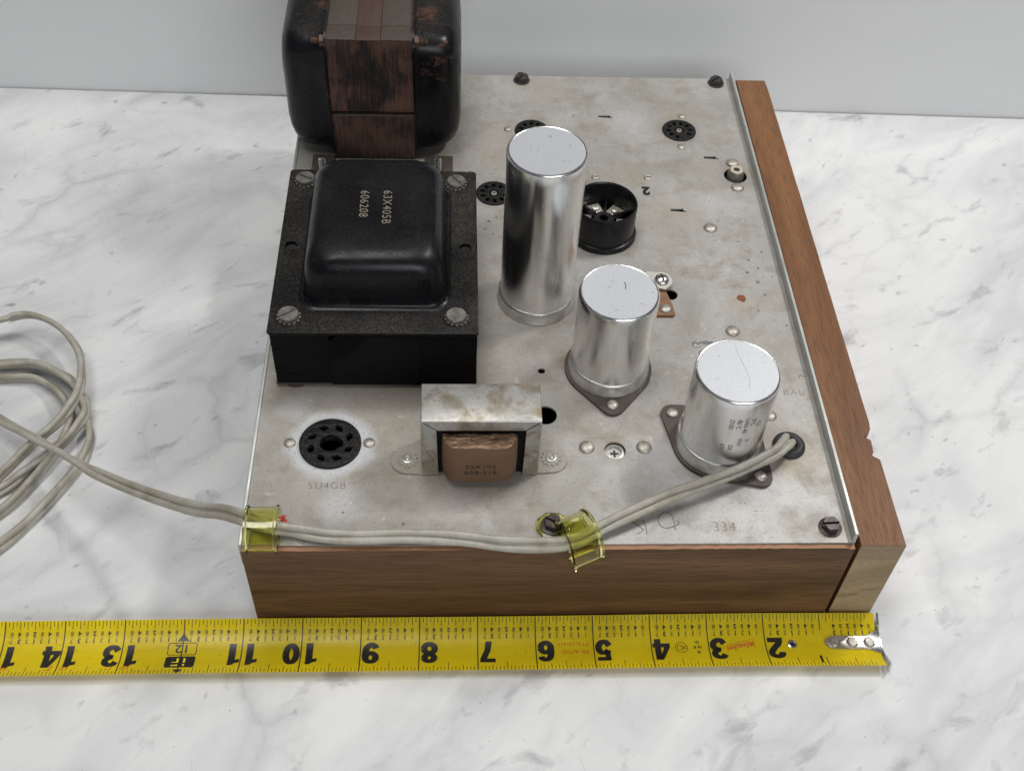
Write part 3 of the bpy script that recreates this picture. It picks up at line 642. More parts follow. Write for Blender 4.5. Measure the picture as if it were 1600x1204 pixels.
# ------------------------------------------------------------------ upright transformer at the back
bt_core = join([stack(21.6, 64.6, 250, 325, 58.5, 86.2, 56, 'x', 0.25, 0.9), stack(21.6, 64.6, 250, 325, 88.8, 131, 56, 'x', 0.25, 0.9), box(22, 64.2, 250.7, 324.4, 58.5, 86.4), box(22, 64.2, 250.7, 324.4, 88.9, 130.8), box(22.4, 63.8, 262, 323, 86, 89.4)])
bt = obj('upright_transformer', bt_core, 'rust_lam', amp, 0, label='large upright black transformer with rusty lamination face at the back left')
obj('gap_lip', box(21.4, 64.8, 249.5, 252, 85.9, 86.5, 0.1), 'dusty_core', bt)
obj('paper_strip', join([box(36.5, 48.8, 262, 325.6, 130.9, 131.45, 0.15), box(36.5, 48.8, 249.5, 262.4, 131.0, 131.6, 0.15)]), 'paper_tape', bt)
obj('top_strap', join([box(21.5, 36.2, 250, 263.2, 131.0, 131.5, 0.15), box(49.1, 64.7, 250, 263.2, 131.0, 131.5, 0.15), box(21.5, 36.3, 263.6, 325, 131.0, 131.35, 0.12), box(49.0, 64.7, 263.6, 325, 131.0, 131.35, 0.12)]), 'dusty_core', bt)
def bell_side(sgn, x_in):
    secs = []
    for ins, d, r in [(-1.5, 0.0, 9), (-1.5, 1.0, 9), (0.6, 1.5, 9), (1.0, 3.0, 9.5), (1.5, 10, 10), (2.0, 15, 10.5), (3.0, 18.5, 11.5), (4.8, 21.3, 12.5), (7.2, 23.2, 13), (10.5, 24.3, 12), (15, 24.7, 10)]:
        secs.append((rrect(287.5, 95.0, 37.0-ins, 36.3-ins, r, 8), d))
    bm = loft(secs)
    for v in bm.verts: v.co = Vector((x_in+sgn*v.co.z, v.co.x, v.co.y))
    return bm
obj('end_bell', bell_side(1, 64.7), 'bell_rust', bt, 45); obj('end_bell', bell_side(-1, 21.5), 'bell_rust', bt, 45)
def bolt_x(x, y, z, sgn):
    b = join([lathe([(0, 0), (3.2, 0), (3.2, 2.4), (0, 2.4)], 6), lathe([(1.5, 2.4)]+[q for k in range(6) for q in ((1.75, 2.6+k*0.75), (1.4, 2.95+k*0.75))]+[(0, 7)], 16)])
    return xform(b, Matrix.Translation((x, y, z)) @ Matrix.Rotation(R(90)*sgn, 4, 'Y'))
obj('bolt', bolt_x(65.5, 254.5, 127.8, 1), 'rust_lam', bt); obj('bolt', bolt_x(20.7, 254.5, 127.8, -1), 'rust_lam', bt)
for x0, x1 in ((9, 21), (70, 85)): obj('mounting_foot', box(x0, x1, 234, 252, ZP+0.05, ZP+1.5, 0.3), 'wafer', bt)
for x, y in [(15.6, 238.5), (76.9, 239.5)]:
    obj('stud', lathe([(2.1, 0)]+[q for k in range(9) for q in ((2.1, 1+k), (1.8, 1.5+k))]+[(1.7, 10), (0, 10.2)], 20, (x, y, ZP)), 'steel', bt)

# ------------------------------------------------------------------ small choke
fx0, fx1, fy0, fy1, zt = 72.3, 121.6, 36.7, 57.0, 94.0
def lip(poly):  # polygon in xz, thickness in y
    bm = loft([(poly, 0), (poly, 1.1)])
    for v in bm.verts: v.co = Vector((v.co.x, fy0+v.co.z, v.co.y))
    bmesh.ops.bevel(bm, geom=bm.edges[:], offset=0.18, segments=1, affect='EDGES'); return bm
fr = [box(fx0, fx1, fy0, fy1, zt-1.3, zt, 0.6, 3), box(fx0, fx0+1.2, fy0+0.2, fy1, ZP+0.3, zt-0.9, 0.3), box(fx1-1.2, fx1, fy0+0.2, fy1, ZP+0.3, zt-0.9, 0.3),
      lip([(fx0+0.9, zt-0.5), (fx1-0.9, zt-0.5), (fx1-6.6, zt-6.0), (fx0+6.8, zt-6.0)]),
      lip([(fx0, zt-1.2), (fx0+0.4, zt-0.9), (fx0+6.4, zt-6.2), (fx0+7.0, ZP+0.3), (fx0+0.4, ZP+0.3)]), lip([(fx1, zt-1.2), (fx1-0.4, zt-0.9), (fx1-6.2, zt-6.2), (fx1-6.6, ZP+0.3), (fx1-0.6, ZP+0.3)])]
ck = obj('choke', join(fr), 'tinned', amp, 30, label='small stained silver framed choke with brown paper coil')
obj('core', join([stack(fx0+1.4, fx1-1.4, fy0+1.8, fy1-0.3, ZP+0.3, zt-1.5, 44, 'x', 0.1, 0.9)]), 'lam', ck, 0)
coil_s = []
for ins, z in [(1.8, 60.6), (0.6, 61.2), (0, 62.2), (-0.2, 70), (0, 83.2), (0.15, 84.4)]: coil_s.append((rrect(96.6, 41.0, 15.6-ins, 11.0-ins, 7.2, 8), z))
wr = obj('coil', loft(coil_s, cap1=False), 'kraft', ck, 50)
bm = bmesh.new(); N = 22; vs = {}
rr = rrect(96.6, 41.0, 15.45, 10.85, 7.1, 8)
rings = [[bm.verts.new((96.6+(x-96.6)*s, 41+(y-41)*s, 83.6+rng.uniform(-.35, .5))) for x, y in rr] for s in (1.0, 0.94, 0.86, 0.76, 0.64, 0.5, 0.3)]
for a, b in zip(rings, rings[1:]):
    for k in range(len(rr)): bm.faces.new((a[k], a[(k+1) % len(rr)], b[(k+1) % len(rr)], b[k]))
bm.faces.new(rings[-1]); obj('winding_end', bm, 'fibre', wr, 60)
def coil_text(s, z):
    bm = text(s, 2.35, 0.012, 'CENTER', 1.12, 0, 1.1)
    return xform(bm, Matrix.Translation((96.9, 29.72, z)) @ Matrix.Rotation(R(90), 4, 'X'))
obj('printed_number', join([coil_text('52X105', 71.6), coil_text('608-218', 67.7)]), 'ink', wr, 0)
for sgn, x, y in ((-1, 66.0, 44.4), (1, 127.8, 45.0)):
    xin = fx0+0.5 if sgn < 0 else fx1-0.5
    pts = hull(circ(x, y, 7.2, 28)+[(xin, y-7.6), (xin, y+8.5)])
    ft2 = obj('mounting_foot', prism(pts, ZP+0.05, ZP+0.95), 'plate', ck, 30)
    obj('star_washer', xform(star_washer(3.5, 4.5, 0.45, 12), Matrix.Translation((x, y, ZP+0.95))), 'plate', ck, 0)
    obj('rivet', lathe([(2.5, 0.9), (2.4, 1.9), (1.7, 2.1), (1.0, 1.6), (0.6, 1.9), (0, 2.0)], 20, (x, y, ZP)), 'dull_zinc', ck)

# ------------------------------------------------------------------ stamped and painted marks on the plate
zt_ = ZP+0.04
obj('stamped_lettering', place(text('5U4GB', 3.4, -0.014, 'CENTER', 1.0, 0, 1.15), 32.4, 30.0, zt_), 'stamp', plate, 0, label='stamped 5U4GB')
obj('stamped_lettering', place(text('334', 4.9, -0.020, 'CENTER', 0.85, 0, 1.15), 198.5, 7.8, zt_), 'stamp', plate, 0, label='stamped 334')
obj('stamped_lettering', place(text('BAL', 3.6, -0.016, 'CENTER', 1.0, 0, 1.2), 242.0, 81.8, zt_), 'stamp', plate, 0, label='stamped BAL')
obj('stamped_lettering', place(text('12AX7', 3.2, -0.020, 'CENTER', 1.0, 0, 1.1), 216.5, 256.0, zt_), 'faint', plate, 0)
obj('stamped_lettering', place(text('12AX7', 3.6, -0.020, 'CENTER', 1.1, 0, 1.1), 126.5, 303.5, zt_), 'faint', plate, 0)
obj('painted_number', place(text('2', 6.2, 0.065, 'CENTER', 0.9), 189.4, 228.8, zt_, R(176)), 'ink', plate, 0, label='black painted 2, upside down')
def scribble(pts): return tube([(x, y, zt_) for x, y in catmull(pts, 6)], 0.16, 5)
def px(u, v):   # scribble coordinates as fractions of the area they fill
    return (158.5+u*26.5, 6.0+v*12.0)
obj('pencil_mark', join([scribble([px(.02, .62), px(.10, .50), px(.2, .28), px(.22, .24)]), scribble([px(.24, .62), px(.26, .36), px(.27, .05)]), scribble([px(.23, .26), px(.17, .13), px(.11, .07)]),
     scribble([px(.72, .22), px(.72, .55), px(.69, .85), px(.6, .96), px(.5, .8), px(.47, .55), px(.53, .33), px(.64, .31), px(.76, .42), px(.8, .52), px(.76, .6)])]), 'pencil', plate, 60)
def patch(cx, cy, r, h, seed, n=18, sx=1, sy=1):
    g = random.Random(seed); pts = [(cx+r*sx*g.uniform(.55, 1.1)*math.cos(2*math.pi*k/n), cy+r*sy*g.uniform(.55, 1.1)*math.sin(2*math.pi*k/n)) for k in range(n)]
    return prism(pts, ZP+0.01, ZP+h)
obj('rust_flake', patch(228, 144.5, 2.6, 0.35, 3), 'rust', plate, 40)
obj('red_paint_spot', patch(15.2, 13.6, 2.9, 0.06, 12, 26, 0.95, 1.35), 'red_paint', plate, 40)
obj('grey_smudge', join([patch(206.5, 114.5, 2.4, 0.05, 9, 14, 1.8, .6), patch(203, 108, 1.6, 0.05, 10, 12, 1, 1.4)]), 'smudge', plate, 0)
sp = []
for k, (x, y, r) in enumerate([(236, 172, .9), (240, 166, 1.0), (234, 163, 1.1), (238, 156, 1.4), (240, 147, 1.0), (247, 126, .8), (233, 186, .7), (244, 178, .8), (246, 160, .7), (235, 136, .8), (104, 200, 1.1), (108, 203, .8), (102, 194, .8), (106, 190, .7), (150, 110, .7), (65, 12, .9), (40, 18, .6)]):
    obj('oil_spot', patch(x, y, r, 0.04, 20+k, 10), 'smudge', plate, 0)
obj('debris_crumb', join([xform(box(-1.4, 1.4, -.6, .6, 0, .8, .2), Matrix.Translation((92, 239, ZP)) @ Matrix.Rotation(.6, 4, 'Z')), box(94, 95, 241, 241.8, ZP, ZP+.5), box(98, 101, 238, 238.4, ZP, ZP+.3)]), 'ceramic', plate, 40)

# ------------------------------------------------------------------ power cord
cord_pts = [(233.2, 54.5, 48, 0.2), (233.4, 54.0, 58, 0.2), (232.6, 51.5, 63.5, 0.3), (228.5, 46.0, 66.5, .6), (222, 40.0, 67.2, 1.0), (208, 33.0, 67.0, 1.1), (190.7, 26.0, 66.2, 1.1), (176, 20, 65.2, .95), (162.7, 14.6, 64, .8), (148, 7.6, 62.8, .75), (137, 1.6, 61.6, .85),
            (126, -0.6, 60.8, .9), (110, 0.2, 60.6, .95), (96, 1.8, 60.6, 0.8), (83.5, 3.2, 60.6, .6), (66, 4.2, 60.6, .45), (47, 3.8, 60.8, .35), (33, 4.4, 61.0, .7), (20, 6.6, 61.6, 1.1), (8.5, 9.4, 62.0, 1.0), (-8, 19, 56, .7), (-25.3, 28.6, 45.5, .55), (-50, 45, 33.5, .35),
            (-77, 62.4, 25, -0.1), (-90, 72, 21, -.9), (-99.8, 79.9, 18.4, -1.15), (-117, 92.2, 14.8, -.9), (-134.2, 104, 12, -0.6), (-156, 121, 10, -.3), (-170, 144, 10, .2), (-165, 163, 11.5, .6),
            (-150.7, 169.7, 13.0, 0.9), (-135.6, 173.0, 13.5, 0.8), (-119.1, 164.3, 14.0, 0.7), (-105.7, 147.3, 14.0, 0.75), (-100.2, 129.6, 13.5, 0.9), (-101.0, 116.6, 13.0, 1.0), (-105.9, 102.8, 12.0, 1.1), (-115.8, 91.0, 10.0, 1.0), (-127.8, 73.9, 7.5, 0.9),
            (-144, 53, 4.5, .8), (-174, 46, 4, .8), (-202, 68, 4, .8), (-210, 102, 4, .8), (-192, 134, 4, .8), (-168, 145.5, 4.4, .8),
            (-147.3, 146.8, 4.5, 0.9), (-131.3, 147.3, 4.5, 0.8), (-116.4, 141.3, 4.5, 0.7), (-106.6, 133.1, 4.5, 0.75), (-99.8, 120.0, 4.0, 0.9), (-94.1, 105.6, 3.5, 1.0), (-92.1, 97.0, 3.3, 1.1), (-93.1, 86.9, 3.2, 1.0), (-96.4, 76.9, 3.2, 0.9), (-108.6, 52.8, 3.2, 0.8), (-119.8, 37.6, 3.2, 0.8),
            (-140, 20, 3.2, .8), (-178, 20, 3.2, .8), (-214, 52, 3.2, .8), (-220, 100, 3.2, .8), (-196, 130, 3.2, .8), (-170, 138, 3.2, .8),
            (-145.6, 138.4, 3.2, 0.9), (-130.2, 138.4, 3.2, 0.8), (-118.4, 132.6, 4.0, 0.7), (-108.0, 120.8, 6.0, 0.75), (-103.0, 109.3, 7.0, 0.9), (-102.7, 98.0, 7.0, 1.0), (-106.5, 87.9, 6.0, 1.1), (-112.8, 74.5, 4.5, 1.0), (-124.5, 55.7, 3.2, 0.9),
            (-150, 34, 3, .8), (-186, 36, 3, .8), (-208, 64, 4, .8), (-204, 104, 6, .8), (-184, 133, 8, .8), (-160, 141, 8.6, .8),
            (-144.7, 142.0, 8.6, 0.9), (-127.4, 142.6, 8.6, 0.8), (-110.0, 133.6, 8.8, 0.7), (-99.0, 120.8, 9, 0.75), (-96.0, 110.9, 8.6, 0.9), (-98.3, 102.4, 7.8, 1.0), (-105.7, 90.2, 6.5, 1.1), (-117.7, 77.6, 4.5, 1.0), (-127.5, 67.9, 3.5, 0.9),
            (-152, 53, 3.2, .8), (-196, 60, 3.2, .8), (-240, 90, 3.2, .8)]
path = catmull(cord_pts, 8)
path = [(x+0.18*math.sin(i*0.31)+rng.uniform(-.05, .05), y+0.18*math.sin(i*0.23+1), z+0.12*math.sin(i*0.37), (t+0.45 if i > 250 else t)+0.16*math.sin(i*0.19)+0.1*math.sin(i*0.53)) for i, (x, y, z, t) in enumerate(path)]
rc, dc = 1.55, 1.56
prof = [(1, rc*math.cos(R(-168+336*k/16)), rc*math.sin(R(-168+336*k/16))) for k in range(17)]
prof += [(-1, rc*math.cos(R(12+336*k/16)), rc*math.sin(R(12+336*k/16))) for k in range(17)]
bm = bmesh.new(); rings = []
for i, (x, y, z, t) in enumerate(path):
    a = Vector(path[max(i-1, 0)][:3]); b = Vector(path[min(i+1, len(path)-1)][:3]); T = (b-a).normalized()
    ref = Vector((0, 0, 1)) if abs(T.z) < 0.9 else Vector((0.3, 1, 0)); S = T.cross(ref).normalized(); U = S.cross(T); c, sn = math.cos(t), math.sin(t)
    part = dc+(0.28*max(0, math.sin(i*0.085))**2 if i < 170 else 0.06*math.sin(i*0.2)); fl = 1+0.05*math.sin(i*0.41)
    ring = []
    for sd, px_, py_ in prof:
        u, v_ = sd*part+px_*fl, py_/fl; ring.append(bm.verts.new(Vector((x, y, z))+S*(u*c-v_*sn)+U*(u*sn+v_*c)))
    rings.append(ring)
n = len(prof)
for a, b in zip(rings, rings[1:]):
    for k in range(n): bm.faces.new((a[k], a[(k+1) % n], b[(k+1) % n], b[k]))
bm.faces.new(rings[0][::-1]); bm.faces.new(rings[-1])
cord = obj('power_cord', bm, 'cord', None, 60)
cord['label'] = 'grey two-strand power cord running over the chassis edge into a loose coil'; cord['category'] = 'power cord'

# ------------------------------------------------------------------ yellow cable clamps
def strap(prof, L, thick, rim, holes=None):
    """closed band profile (s,z) extruded along local x with thickened rims"""
    P = catmull(prof+[prof[0]], 6)[:-1]; n = len(P); bm = bmesh.new(); c = (sum(p[0] for p in P)/n, sum(p[1] for p in P)/n)
    nrm = []
    for k in range(n):
        a, b = P[k-1], P[(k+1) % n]; d = Vector((b[1]-a[1], -(b[0]-a[0]))).normalized()
        if d.dot(Vector((P[k][0]-c[0], P[k][1]-c[1]))) < 0: d = -d
        nrm.append(d)
    rows = []
    for x, o in [(-L/2, rim), (-L/2+1.0, rim), (-L/2+1.5, 0), (L/2-1.5, 0), (L/2-1.0, rim), (L/2, rim)]:
        rows.append([bm.verts.new((x, P[k][0]+nrm[k].x*o, P[k][1]+nrm[k].y*o)) for k in range(n)])
    inner = [[bm.verts.new((x, P[k][0]-nrm[k].x*thick, P[k][1]-nrm[k].y*thick)) for k in range(n)] for x in (L/2, -L/2)]
    rows += inner+[rows[0]]
    for a, b in zip(rows, rows[1:]):
        for k in range(n): bm.faces.new((a[k], a[(k+1) % n], b[(k+1) % n], b[k]))
    return bm
c1 = thing('cable_clamp', 'yellow translucent plastic clamp round the cord at the left chassis edge, beside a red spot', 'cable clamp', (9.0, 6.0, ZP), 'yellow cord clamps')
obj('strap', strap([(-8.2, 1.6), (-6.2, 0.95), (0, 0.95), (6, 0.95), (8.6, 2.0), (9.4, 5.6), (8.0, 10.2), (4, 12.8), (-1, 13.2), (-5.6, 11.4), (-8.4, 7.6), (-9.0, 4)], 13.2, 1.3, 0.8), 'clamp', c1, 40)
c2 = thing('cable_clamp', 'yellow translucent plastic clamp with screwed tab at the middle of the front edge', 'cable clamp', (136.4, 3.2, ZP), 'yellow cord clamps')
bm = strap([(7.8, 1.0), (9.2, 3.0), (9.0, 6.6), (5.8, 10.2), (1, 11.4), (-4.2, 10), (-8.2, 6.0), (-10.2, 1.2), (-10.4, -2.2), (-8.2, -3.2), (-5.6, -1.6), (-3.0, 1.0), (2, 1.0)], 13.5, 1.3, 0.8)
obj('strap', bm, 'clamp', c2, 40, rot=(0, 0, R(24)))
tabp = hull(circ(-9.9, 7.1, 7.0, 8, rot=.3)+[(-1, 9.0), (-4, 2.5)])
obj('tab', plate2d(tabp, [circ(-9.9, 7.1, 2.4, 16)], 0.06, 1.15, 0.15), 'clamp', c2, 40)

# ------------------------------------------------------------------ tape measure
TA, TYN, TYAW = 274.2, -26.0, 0.0022
def sm(t): t = max(0, min(1, t)); return t*t*(3-2*t)
def tape_pt(val, vf, lift=0.0):
    """val: mm of tape from the hook, vf: mm along the arc from the far edge (0..27.2)"""
    c = (vf-13.6)/13.6; x = TA-val; h = 4.1*c*c+0.7+0.5*sm((60-val)/60)+0.25*math.sin(val/37.0)
    y = TYN+12.75-c*12.75 - TYAW*val
    y -= 0.66*(0.8+1.0*sm((60-val)/60)); nx = Vector((0, 2*4.1*c/12.75, 1)).normalized()
    return Vector((x, y, h))+nx*lift
tm = thing('tape_measure', 'yellow steel tape measure blade lying along the front of the chassis', 'tape measure', (0, 0, 0))
def surf(vals, vfs, lift):
    bm = bmesh.new(); g = [[bm.verts.new(tape_pt(a, b, lift)) for b in vfs] for a in vals]
    for i in range(len(vals)-1):
        for j in range(len(vfs)-1): bm.faces.new((g[i][j], g[i+1][j], g[i+1][j+1], g[i][j+1]))
    return bm
bm = surf([0.5+480*k/160 for k in range(161)], [27.2*k/24 for k in range(25)], 0.0)
bmesh.ops.solidify(bm, geom=bm.faces[:], thickness=0.18)
obj('blade', bm, 'tape', tm, 40)
def strip(v0, v1, val, wdt, lift=0.05):
    n = max(2, int(abs(v1-v0)/1.0)+1); return surf([val-wdt/2, val+wdt/2], [v0+(v1-v0)*k/n for k in range(n+1)], lift)
ticks = []
for k in range(3, 16*17):
    val = k*25.4/16
    if k % 16 == 0: ticks.append(strip(0.1, 27.1, val, 0.5) if k > 16 else join([strip(0.1, 7.2, val, .4), strip(21.5, 27.1, val, .4)])); continue
    ticks.append(strip(0.15, 3.4 if k % 2 == 0 else 2.2, val, 0.27))
    ticks.append(strip(27.05, 27.05-(5.4 if k % 8 == 0 else 3.6 if k % 4 == 0 else 2.7 if k % 2 == 0 else 2.2), val, 0.27))
obj('tick_marks', join(ticks), 'ink', tm, 0, kind='stuff')
def on_tape(bm, val, vf, lift=0.06):
    for k in range(-24, 25):
        bmesh.ops.bisect_plane(bm, geom=bm.verts[:]+bm.edges[:]+bm.faces[:], plane_co=(0, k*0.8, 0), plane_no=(0, 1, 0))
    for v in bm.verts: v.co = tape_pt(val+v.co.x, vf+v.co.y, lift)
    return bm
def ribbon(pts, hw, n=7):
    P = catmull(pts, n) if n > 1 else pts; bm = bmesh.new(); L = []; Rr = []
    for i, p in enumerate(P):
        a, b = P[max(i-1, 0)], P[min(i+1, len(P)-1)]; d = Vector((b[0]-a[0], b[1]-a[1])).normalized()
        k = hw*(0.80+0.25*abs(d.y)); L.append(bm.verts.new((p[0]-d.y*k, p[1]+d.x*k, 0))); Rr.append(bm.verts.new((p[0]+d.y*k, p[1]-d.x*k, 0)))
    for i in range(len(P)-1): bm.faces.new((L[i], L[i+1], Rr[i+1], Rr[i]))
    return bm
def poly2(pts):
    bm = bmesh.new(); bm.faces.new([bm.verts.new((x, y, 0)) for x, y in pts]); return bm
def oval(cx, cy, rx, ry, hw, n=28):
    p = [(cx+rx*math.cos(2*math.pi*k/n), cy+ry*math.sin(2*math.pi*k/n)) for k in range(n+1)]; return ribbon(p, hw, 1)
HW = 1.38
def glyph(c):   # heavy block numerals, 7.2 mm wide, 11.4 mm tall, origin bottom centre
    if c == '0': return [oval(0, 5.7, 2.25, 4.55, HW)]
    if c == '1': return [poly2([(-1.0, 0), (2.0, 0), (2.0, 11.4), (0.2, 11.4), (-1.0, 10.3)]), poly2([(-1.0, 10.3), (-2.9, 9.7), (-2.9, 7.8), (-1.0, 8.2)])]
    if c == '2': return [ribbon([(-2.3, 7.6), (-2.1, 9.2), (0, 10.3), (2.1, 9.2), (2.1, 7.4), (0.6, 5.2), (-1.2, 3.2), (-2.1, 1.2)], HW), poly2([(-3.4, 0), (3.4, 0), (3.4, 2.3), (-3.2, 2.3)])]
    if c == '3': return [ribbon([(-2.4, 8.6), (-1.4, 10.0), (0.4, 10.3), (2.0, 9.2), (1.9, 7.2), (0.2, 6.0), (-0.9, 5.95)], HW), ribbon([(-0.9, 5.9), (0.4, 5.8), (2.2, 4.6), (2.2, 2.4), (0.6, 1.1), (-1.2, 1.2), (-2.5, 2.8)], HW)]
    if c == '4': return [poly2([(0.2, 0), (3.0, 0), (3.0, 11.4), (0.2, 11.4)]), poly2([(-3.8, 2.2), (3.9, 2.2), (3.9, 4.3), (-3.8, 4.3)]), poly2([(-3.8, 4.2), (-1.2, 4.2), (1.6, 11.4), (-0.2, 11.4)])]
    if c == '5': return [poly2([(-2.8, 9.2), (3.1, 9.2), (3.1, 11.4), (-2.8, 11.4)]), poly2([(-2.9, 5.2), (-0.4, 5.6), (-0.4, 11.3), (-2.6, 11.3)]), ribbon([(-2.0, 5.4), (-0.6, 6.6), (1.2, 6.6), (2.2, 5.0), (2.2, 2.9), (0.9, 1.2), (-1.0, 1.2), (-2.4, 3.0)], HW)]
    if c == '6': return [oval(0.1, 3.55, 2.2, 2.45, HW), ribbon([(-2.1, 3.2), (-2.2, 6.2), (-1.6, 8.9), (0.2, 10.3), (1.8, 9.6), (2.3, 8.4)], HW)]
    if c == '7': return [poly2([(-3.3, 9.1), (3.4, 9.1), (3.4, 11.4), (-3.3, 11.4)]), poly2([(-1.8, 0), (1.0, 0), (1.4, 4.0), (3.4, 9.3), (0.6, 9.3), (-1.2, 4.6)])]
    if c == '8': return [oval(0, 3.3, 2.3, 2.25, HW), oval(0, 8.3, 2.05, 2.0, HW)]
    if c == '9': return [oval(-0.1, 7.85, 2.2, 2.45, HW), ribbon([(2.1, 8.2), (2.2, 5.2), (1.6, 2.5), (-0.2, 1.1), (-1.8, 1.8), (-2.3, 3.0)], HW)]
def num(s, val, al):
    bm = join(glyph(s)); off = -3.6 if al == 'RIGHT' else 3.6
    bmesh.ops.triangulate(bm, faces=bm.faces[:])
    for v in bm.verts: v.co.x += off
    return on_tape(bm, val, 10.7)
for n in (2, 3, 4, 5, 6, 7, 8, 9): obj('inch_numeral', num(str(n), n*25.4-0.8, 'RIGHT'), 'ink', tm, 0)
for n in (10, 11, 13, 14, 15): obj('inch_numeral', num(str(n)[0], n*25.4-0.5, 'RIGHT'), 'ink', tm, 0); obj('inch_numeral', num(str(n)[1], n*25.4+(0.5 if n != 11 else -0.2), 'LEFT'), 'ink', tm, 0)
obj('inch_numeral', on_tape(text('1', 4.2, 0.04, 'LEFT', 1.0), 26.2, 20.6), 'ink', tm, 0)
fr_parts = []
for n in range(0, 16):
    for k in range(1, 8):
        val = (n+k/8)*25.4
        if val < 3 or (n == 0 and k == 7): continue
        a, b = {1: (1, 8), 2: (1, 4), 3: (3, 8), 4: (1, 2), 5: (5, 8), 6: (3, 4), 7: (7, 8)}[k]; of = 0.045 if k % 2 == 0 else 0.008
        fr_parts += [(str(b), val, 4.4, 1.9, of), (str(a), val, 7.5, 1.9, of)]
cache = {}
frb = []
for s, val, vf, sz, of in fr_parts:
    bm = text(s, sz, of, 'CENTER', 0.95)
    for v in bm.verts: v.co = tape_pt(val+v.co.x, vf+v.co.y, 0.06)
    frb.append(bm)
    if vf > 7: frb.append(surf([val-0.65, val+0.65], [6.85, 7.0], 0.06))
obj('fraction_numbers', join(frb), 'ink', tm, 0, kind='stuff')
# foot mark at 12
v12 = 12*25.4
def poly_on(pts, lift=0.06):
    bm = bmesh.new(); bm.faces.new([bm.verts.new((x, y, 0)) for x, y in pts]); return on_tape(bm, v12, 0, lift)
obj('foot_arrow', join([poly_on([(-2.6, 9.2), (2.6, 9.2), (0.5, 6.4), (0, 4.0), (-0.5, 6.4)]), poly_on([(-2.2, 24.4), (2.2, 24.4), (0, 27.0)])]), 'ink', tm, 0)
obj('foot_box', on_tape(plate2d(rrect(0, 13.0, 6.2, 3.1, 1.0, 4), [rrect(0, 13.0, 5.9, 2.8, .9, 4)], -0.001, 0.001), v12, 0), 'ink', tm, 0)
bm = bmesh.new(); bm.faces.new([bm.verts.new((x, y, 0)) for x, y in rrect(0, 20.0, 6.3, 3.2, 1.0, 4)]); obj('foot_box', on_tape(bm, v12, 0), 'ink', tm, 0)
obj('foot_numeral', on_tape(text('12', 4.0, 0.012, 'CENTER', 1.15), v12, 11.0), 'ink', tm, 0); obj('foot_numeral', on_tape(text('1F', 4.4, 0.008, 'CENTER', 1.2), v12, 17.9, 0.1), 'tape', tm, 0)
red = [on_tape(text('PR APPD', 2.1, 0, 'LEFT', 1.05), 5*25.4+2.2, 15.6), on_tape(text('PTA-16-414', 2.0, 0, 'LEFT', 0.98), 5*25.4+2.2, 11.6)]
for n, s in ((13, '1"'), (14, '2"'), (15, '3"')): red += [on_tape(text('1F', 2.6, 0.015, 'RIGHT', 1.1, 0.2), n*25.4-1.6, 21.4), on_tape(text(s, 2.6, 0.01, 'LEFT', 1.1, 0.2), n*25.4+1.4, 21.4)]
for q in red: obj('red_print', q, 'ink_red', tm, 0)
lg = text('Milwaukee', 2.9, 0.02, 'CENTER', 0.74, 0.35); xform(lg, Matrix.Rotation(R(14), 4, 'Z'))
obj('maker_mark', join([on_tape(lg, 2.44*25.4, 13.6)] + [on_tape(tubeflat, 2.44*25.4, 12.6) for tubeflat in [xform(prism([(-6.5, 0), (6.5, 0), (6.5, .22), (-6.5, .22)], 0, 0.001), Matrix.Rotation(R(14), 4, 'Z'))]]), 'ink_red', tm, 0)
em = [on_tape(plate2d(circ(0, 0, 2.75, 32), [circ(0, 0, 2.5, 32)], -0.001, 0.001), 3.48*25.4, 15.2),
      on_tape(plate2d(rrect(.3, 0, 1.5, 1.3, .7, 4), [rrect(.3, 0, 1.3, 1.1, .6, 4)], -0.001, 0.001), 3.48*25.4, 15.2), on_tape(plate2d(circ(-.2, 0, .6, 14), [circ(-.2, 0, .45, 14)], -0.001, 0.001), 3.48*25.4, 15.2)]
for a in (35, -35): em.append(on_tape(xform(prism([(-2.6, -.1), (-.8, -.1), (-.8, .1), (-2.6, .1)], 0, .001), Matrix.Rotation(R(a*0.4), 4, 'Z')), 3.48*25.4, 15.2))
em += [on_tape(text('ft', 1.7, 0.02, 'CENTER', 1.1), 3.19*25.4, 17.0), on_tape(text('16 ft', 1.6, 0.02, 'CENTER', 1.0), 3.19*25.4, 14.4), on_tape(text('In', 1.6, 0.02, 'CENTER', 1.1), 3.2*25.4, 11.9)]
obj('class_mark', join(em), 'ink', tm, 0)
# eyelet hole and end hook
p = tape_pt(1.53*25.4, 14.2, 0); obj('eyelet', lathe([(1.1, -0.4), (1.15, 0.35), (1.5, 0.55), (2.0, 0.4), (2.15, 0.0)], 24, p), 'steel', tm); obj('eyelet_shade', prism(circ(p.x, p.y, 1.2, 20), p.z+0.02, p.z+0.1), 'hole_shade', tm, 0)  # flat black disc painted as the shade inside the eyelet
hp = [(0, 8.2), (2.5, 8.0), (4.5, 10.2), (22, 10.2), (23.6, 10.8), (24.6, 12.2), (24.8, 13.6), (24.6, 15.0), (23.6, 16.4), (22, 17.0), (4.5, 17.4), (2.5, 19.2), (0, 19.0)]
rows = [(0.0, 7.6, 19.6), (1.6, 7.8, 19.4), (3.2, 9.0, 18.3), (5.0, 10.1, 17.3), (12, 10.2, 17.2), (20.5, 10.2, 17.2), (22.4, 10.7, 16.7), (23.7, 11.7, 15.7), (24.3, 13.0, 14.4)]
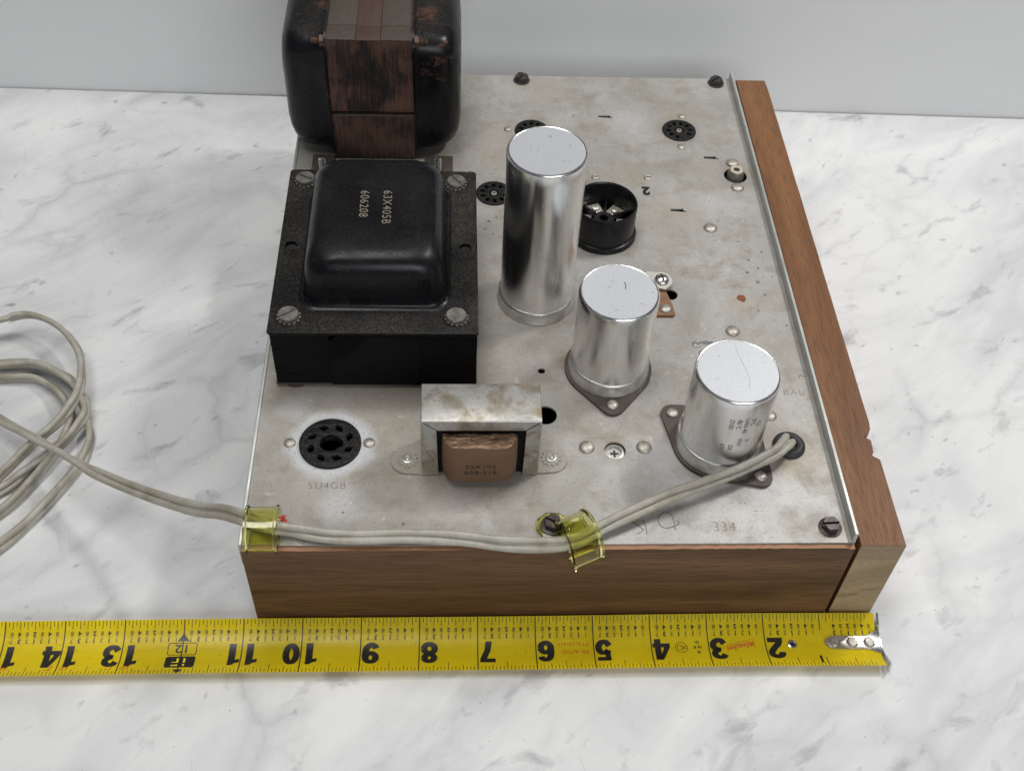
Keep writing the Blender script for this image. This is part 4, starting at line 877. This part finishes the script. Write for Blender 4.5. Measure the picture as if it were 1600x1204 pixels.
bm = bmesh.new(); g = [[bm.verts.new(tape_pt(a, l+(r-l)*k/8, 0.75)) for k in range(9)] for a, l, r in rows]; g2 = [[bm.verts.new(tape_pt(a, l+(r-l)*k/8, 0.08)) for k in range(9)] for a, l, r in rows]
for i in range(len(rows)-1):
    for k in range(8): bm.faces.new((g[i][k], g[i+1][k], g[i+1][k+1], g[i][k+1])); bm.faces.new((g2[i][k], g2[i][k+1], g2[i+1][k+1], g2[i+1][k]))
    for k in (0, 8): bm.faces.new((g[i][k], g2[i][k], g2[i+1][k], g[i+1][k]))
for i in (0, -1):
    for k in range(8): bm.faces.new((g[i][k], g[i][k+1], g2[i][k+1], g2[i][k]))
hk = obj('end_hook', bm, 'steel', tm, 40)
hook = []
for v0, v1 in ((0.3, 5.6), (21.6, 27.6)):
    a, b = tape_pt(0, v0, 0.4), tape_pt(0, v1, 0.4); z0 = -0.9
    up = 0.9
    poly = [(a.y, a.z+up), (b.y, b.z+up), (b.y, 0.1 if v0 > 10 else 1.2), ((a.y+b.y)/2, 0.1), (a.y, 0.4 if v0 > 10 else 1.6)]
    q = loft([(poly, 0), (poly, 0.9)])
    for v in q.verts: v.co = Vector((TA+0.3+v.co.z+(0.9 if v.co.y < 2.0 else 0), v.co.x, v.co.y))
    hook.append(q)
a, b = tape_pt(0, 5.0, 0.2), tape_pt(0, 22, 0.2); poly = [(a.y, a.z+.5)]+[(tape_pt(0, v, .6).y, tape_pt(0, v, .6).z) for v in (8, 11, 14, 17, 20)]+[(b.y, b.z+.5), (b.y, 0.3), (a.y, 0.3)]
q = loft([(poly, 0), (poly, 0.7)])
for v in q.verts: v.co = Vector((TA+0.25+v.co.z, v.co.x, v.co.y))
hook.append(q)
obj('hook_lip', join(hook), 'steel', hk, 30)
for val in (4.6, 12.2, 20.4):
    p = tape_pt(val, 13.7, 0.55); obj('rivet', lathe([(2.7, -.4), (2.7, 0.25), (2.3, 0.4), (2.2, 1.1), (1.8, 1.45), (0, 1.35)], 16, p), 'nickel', hk, 30)
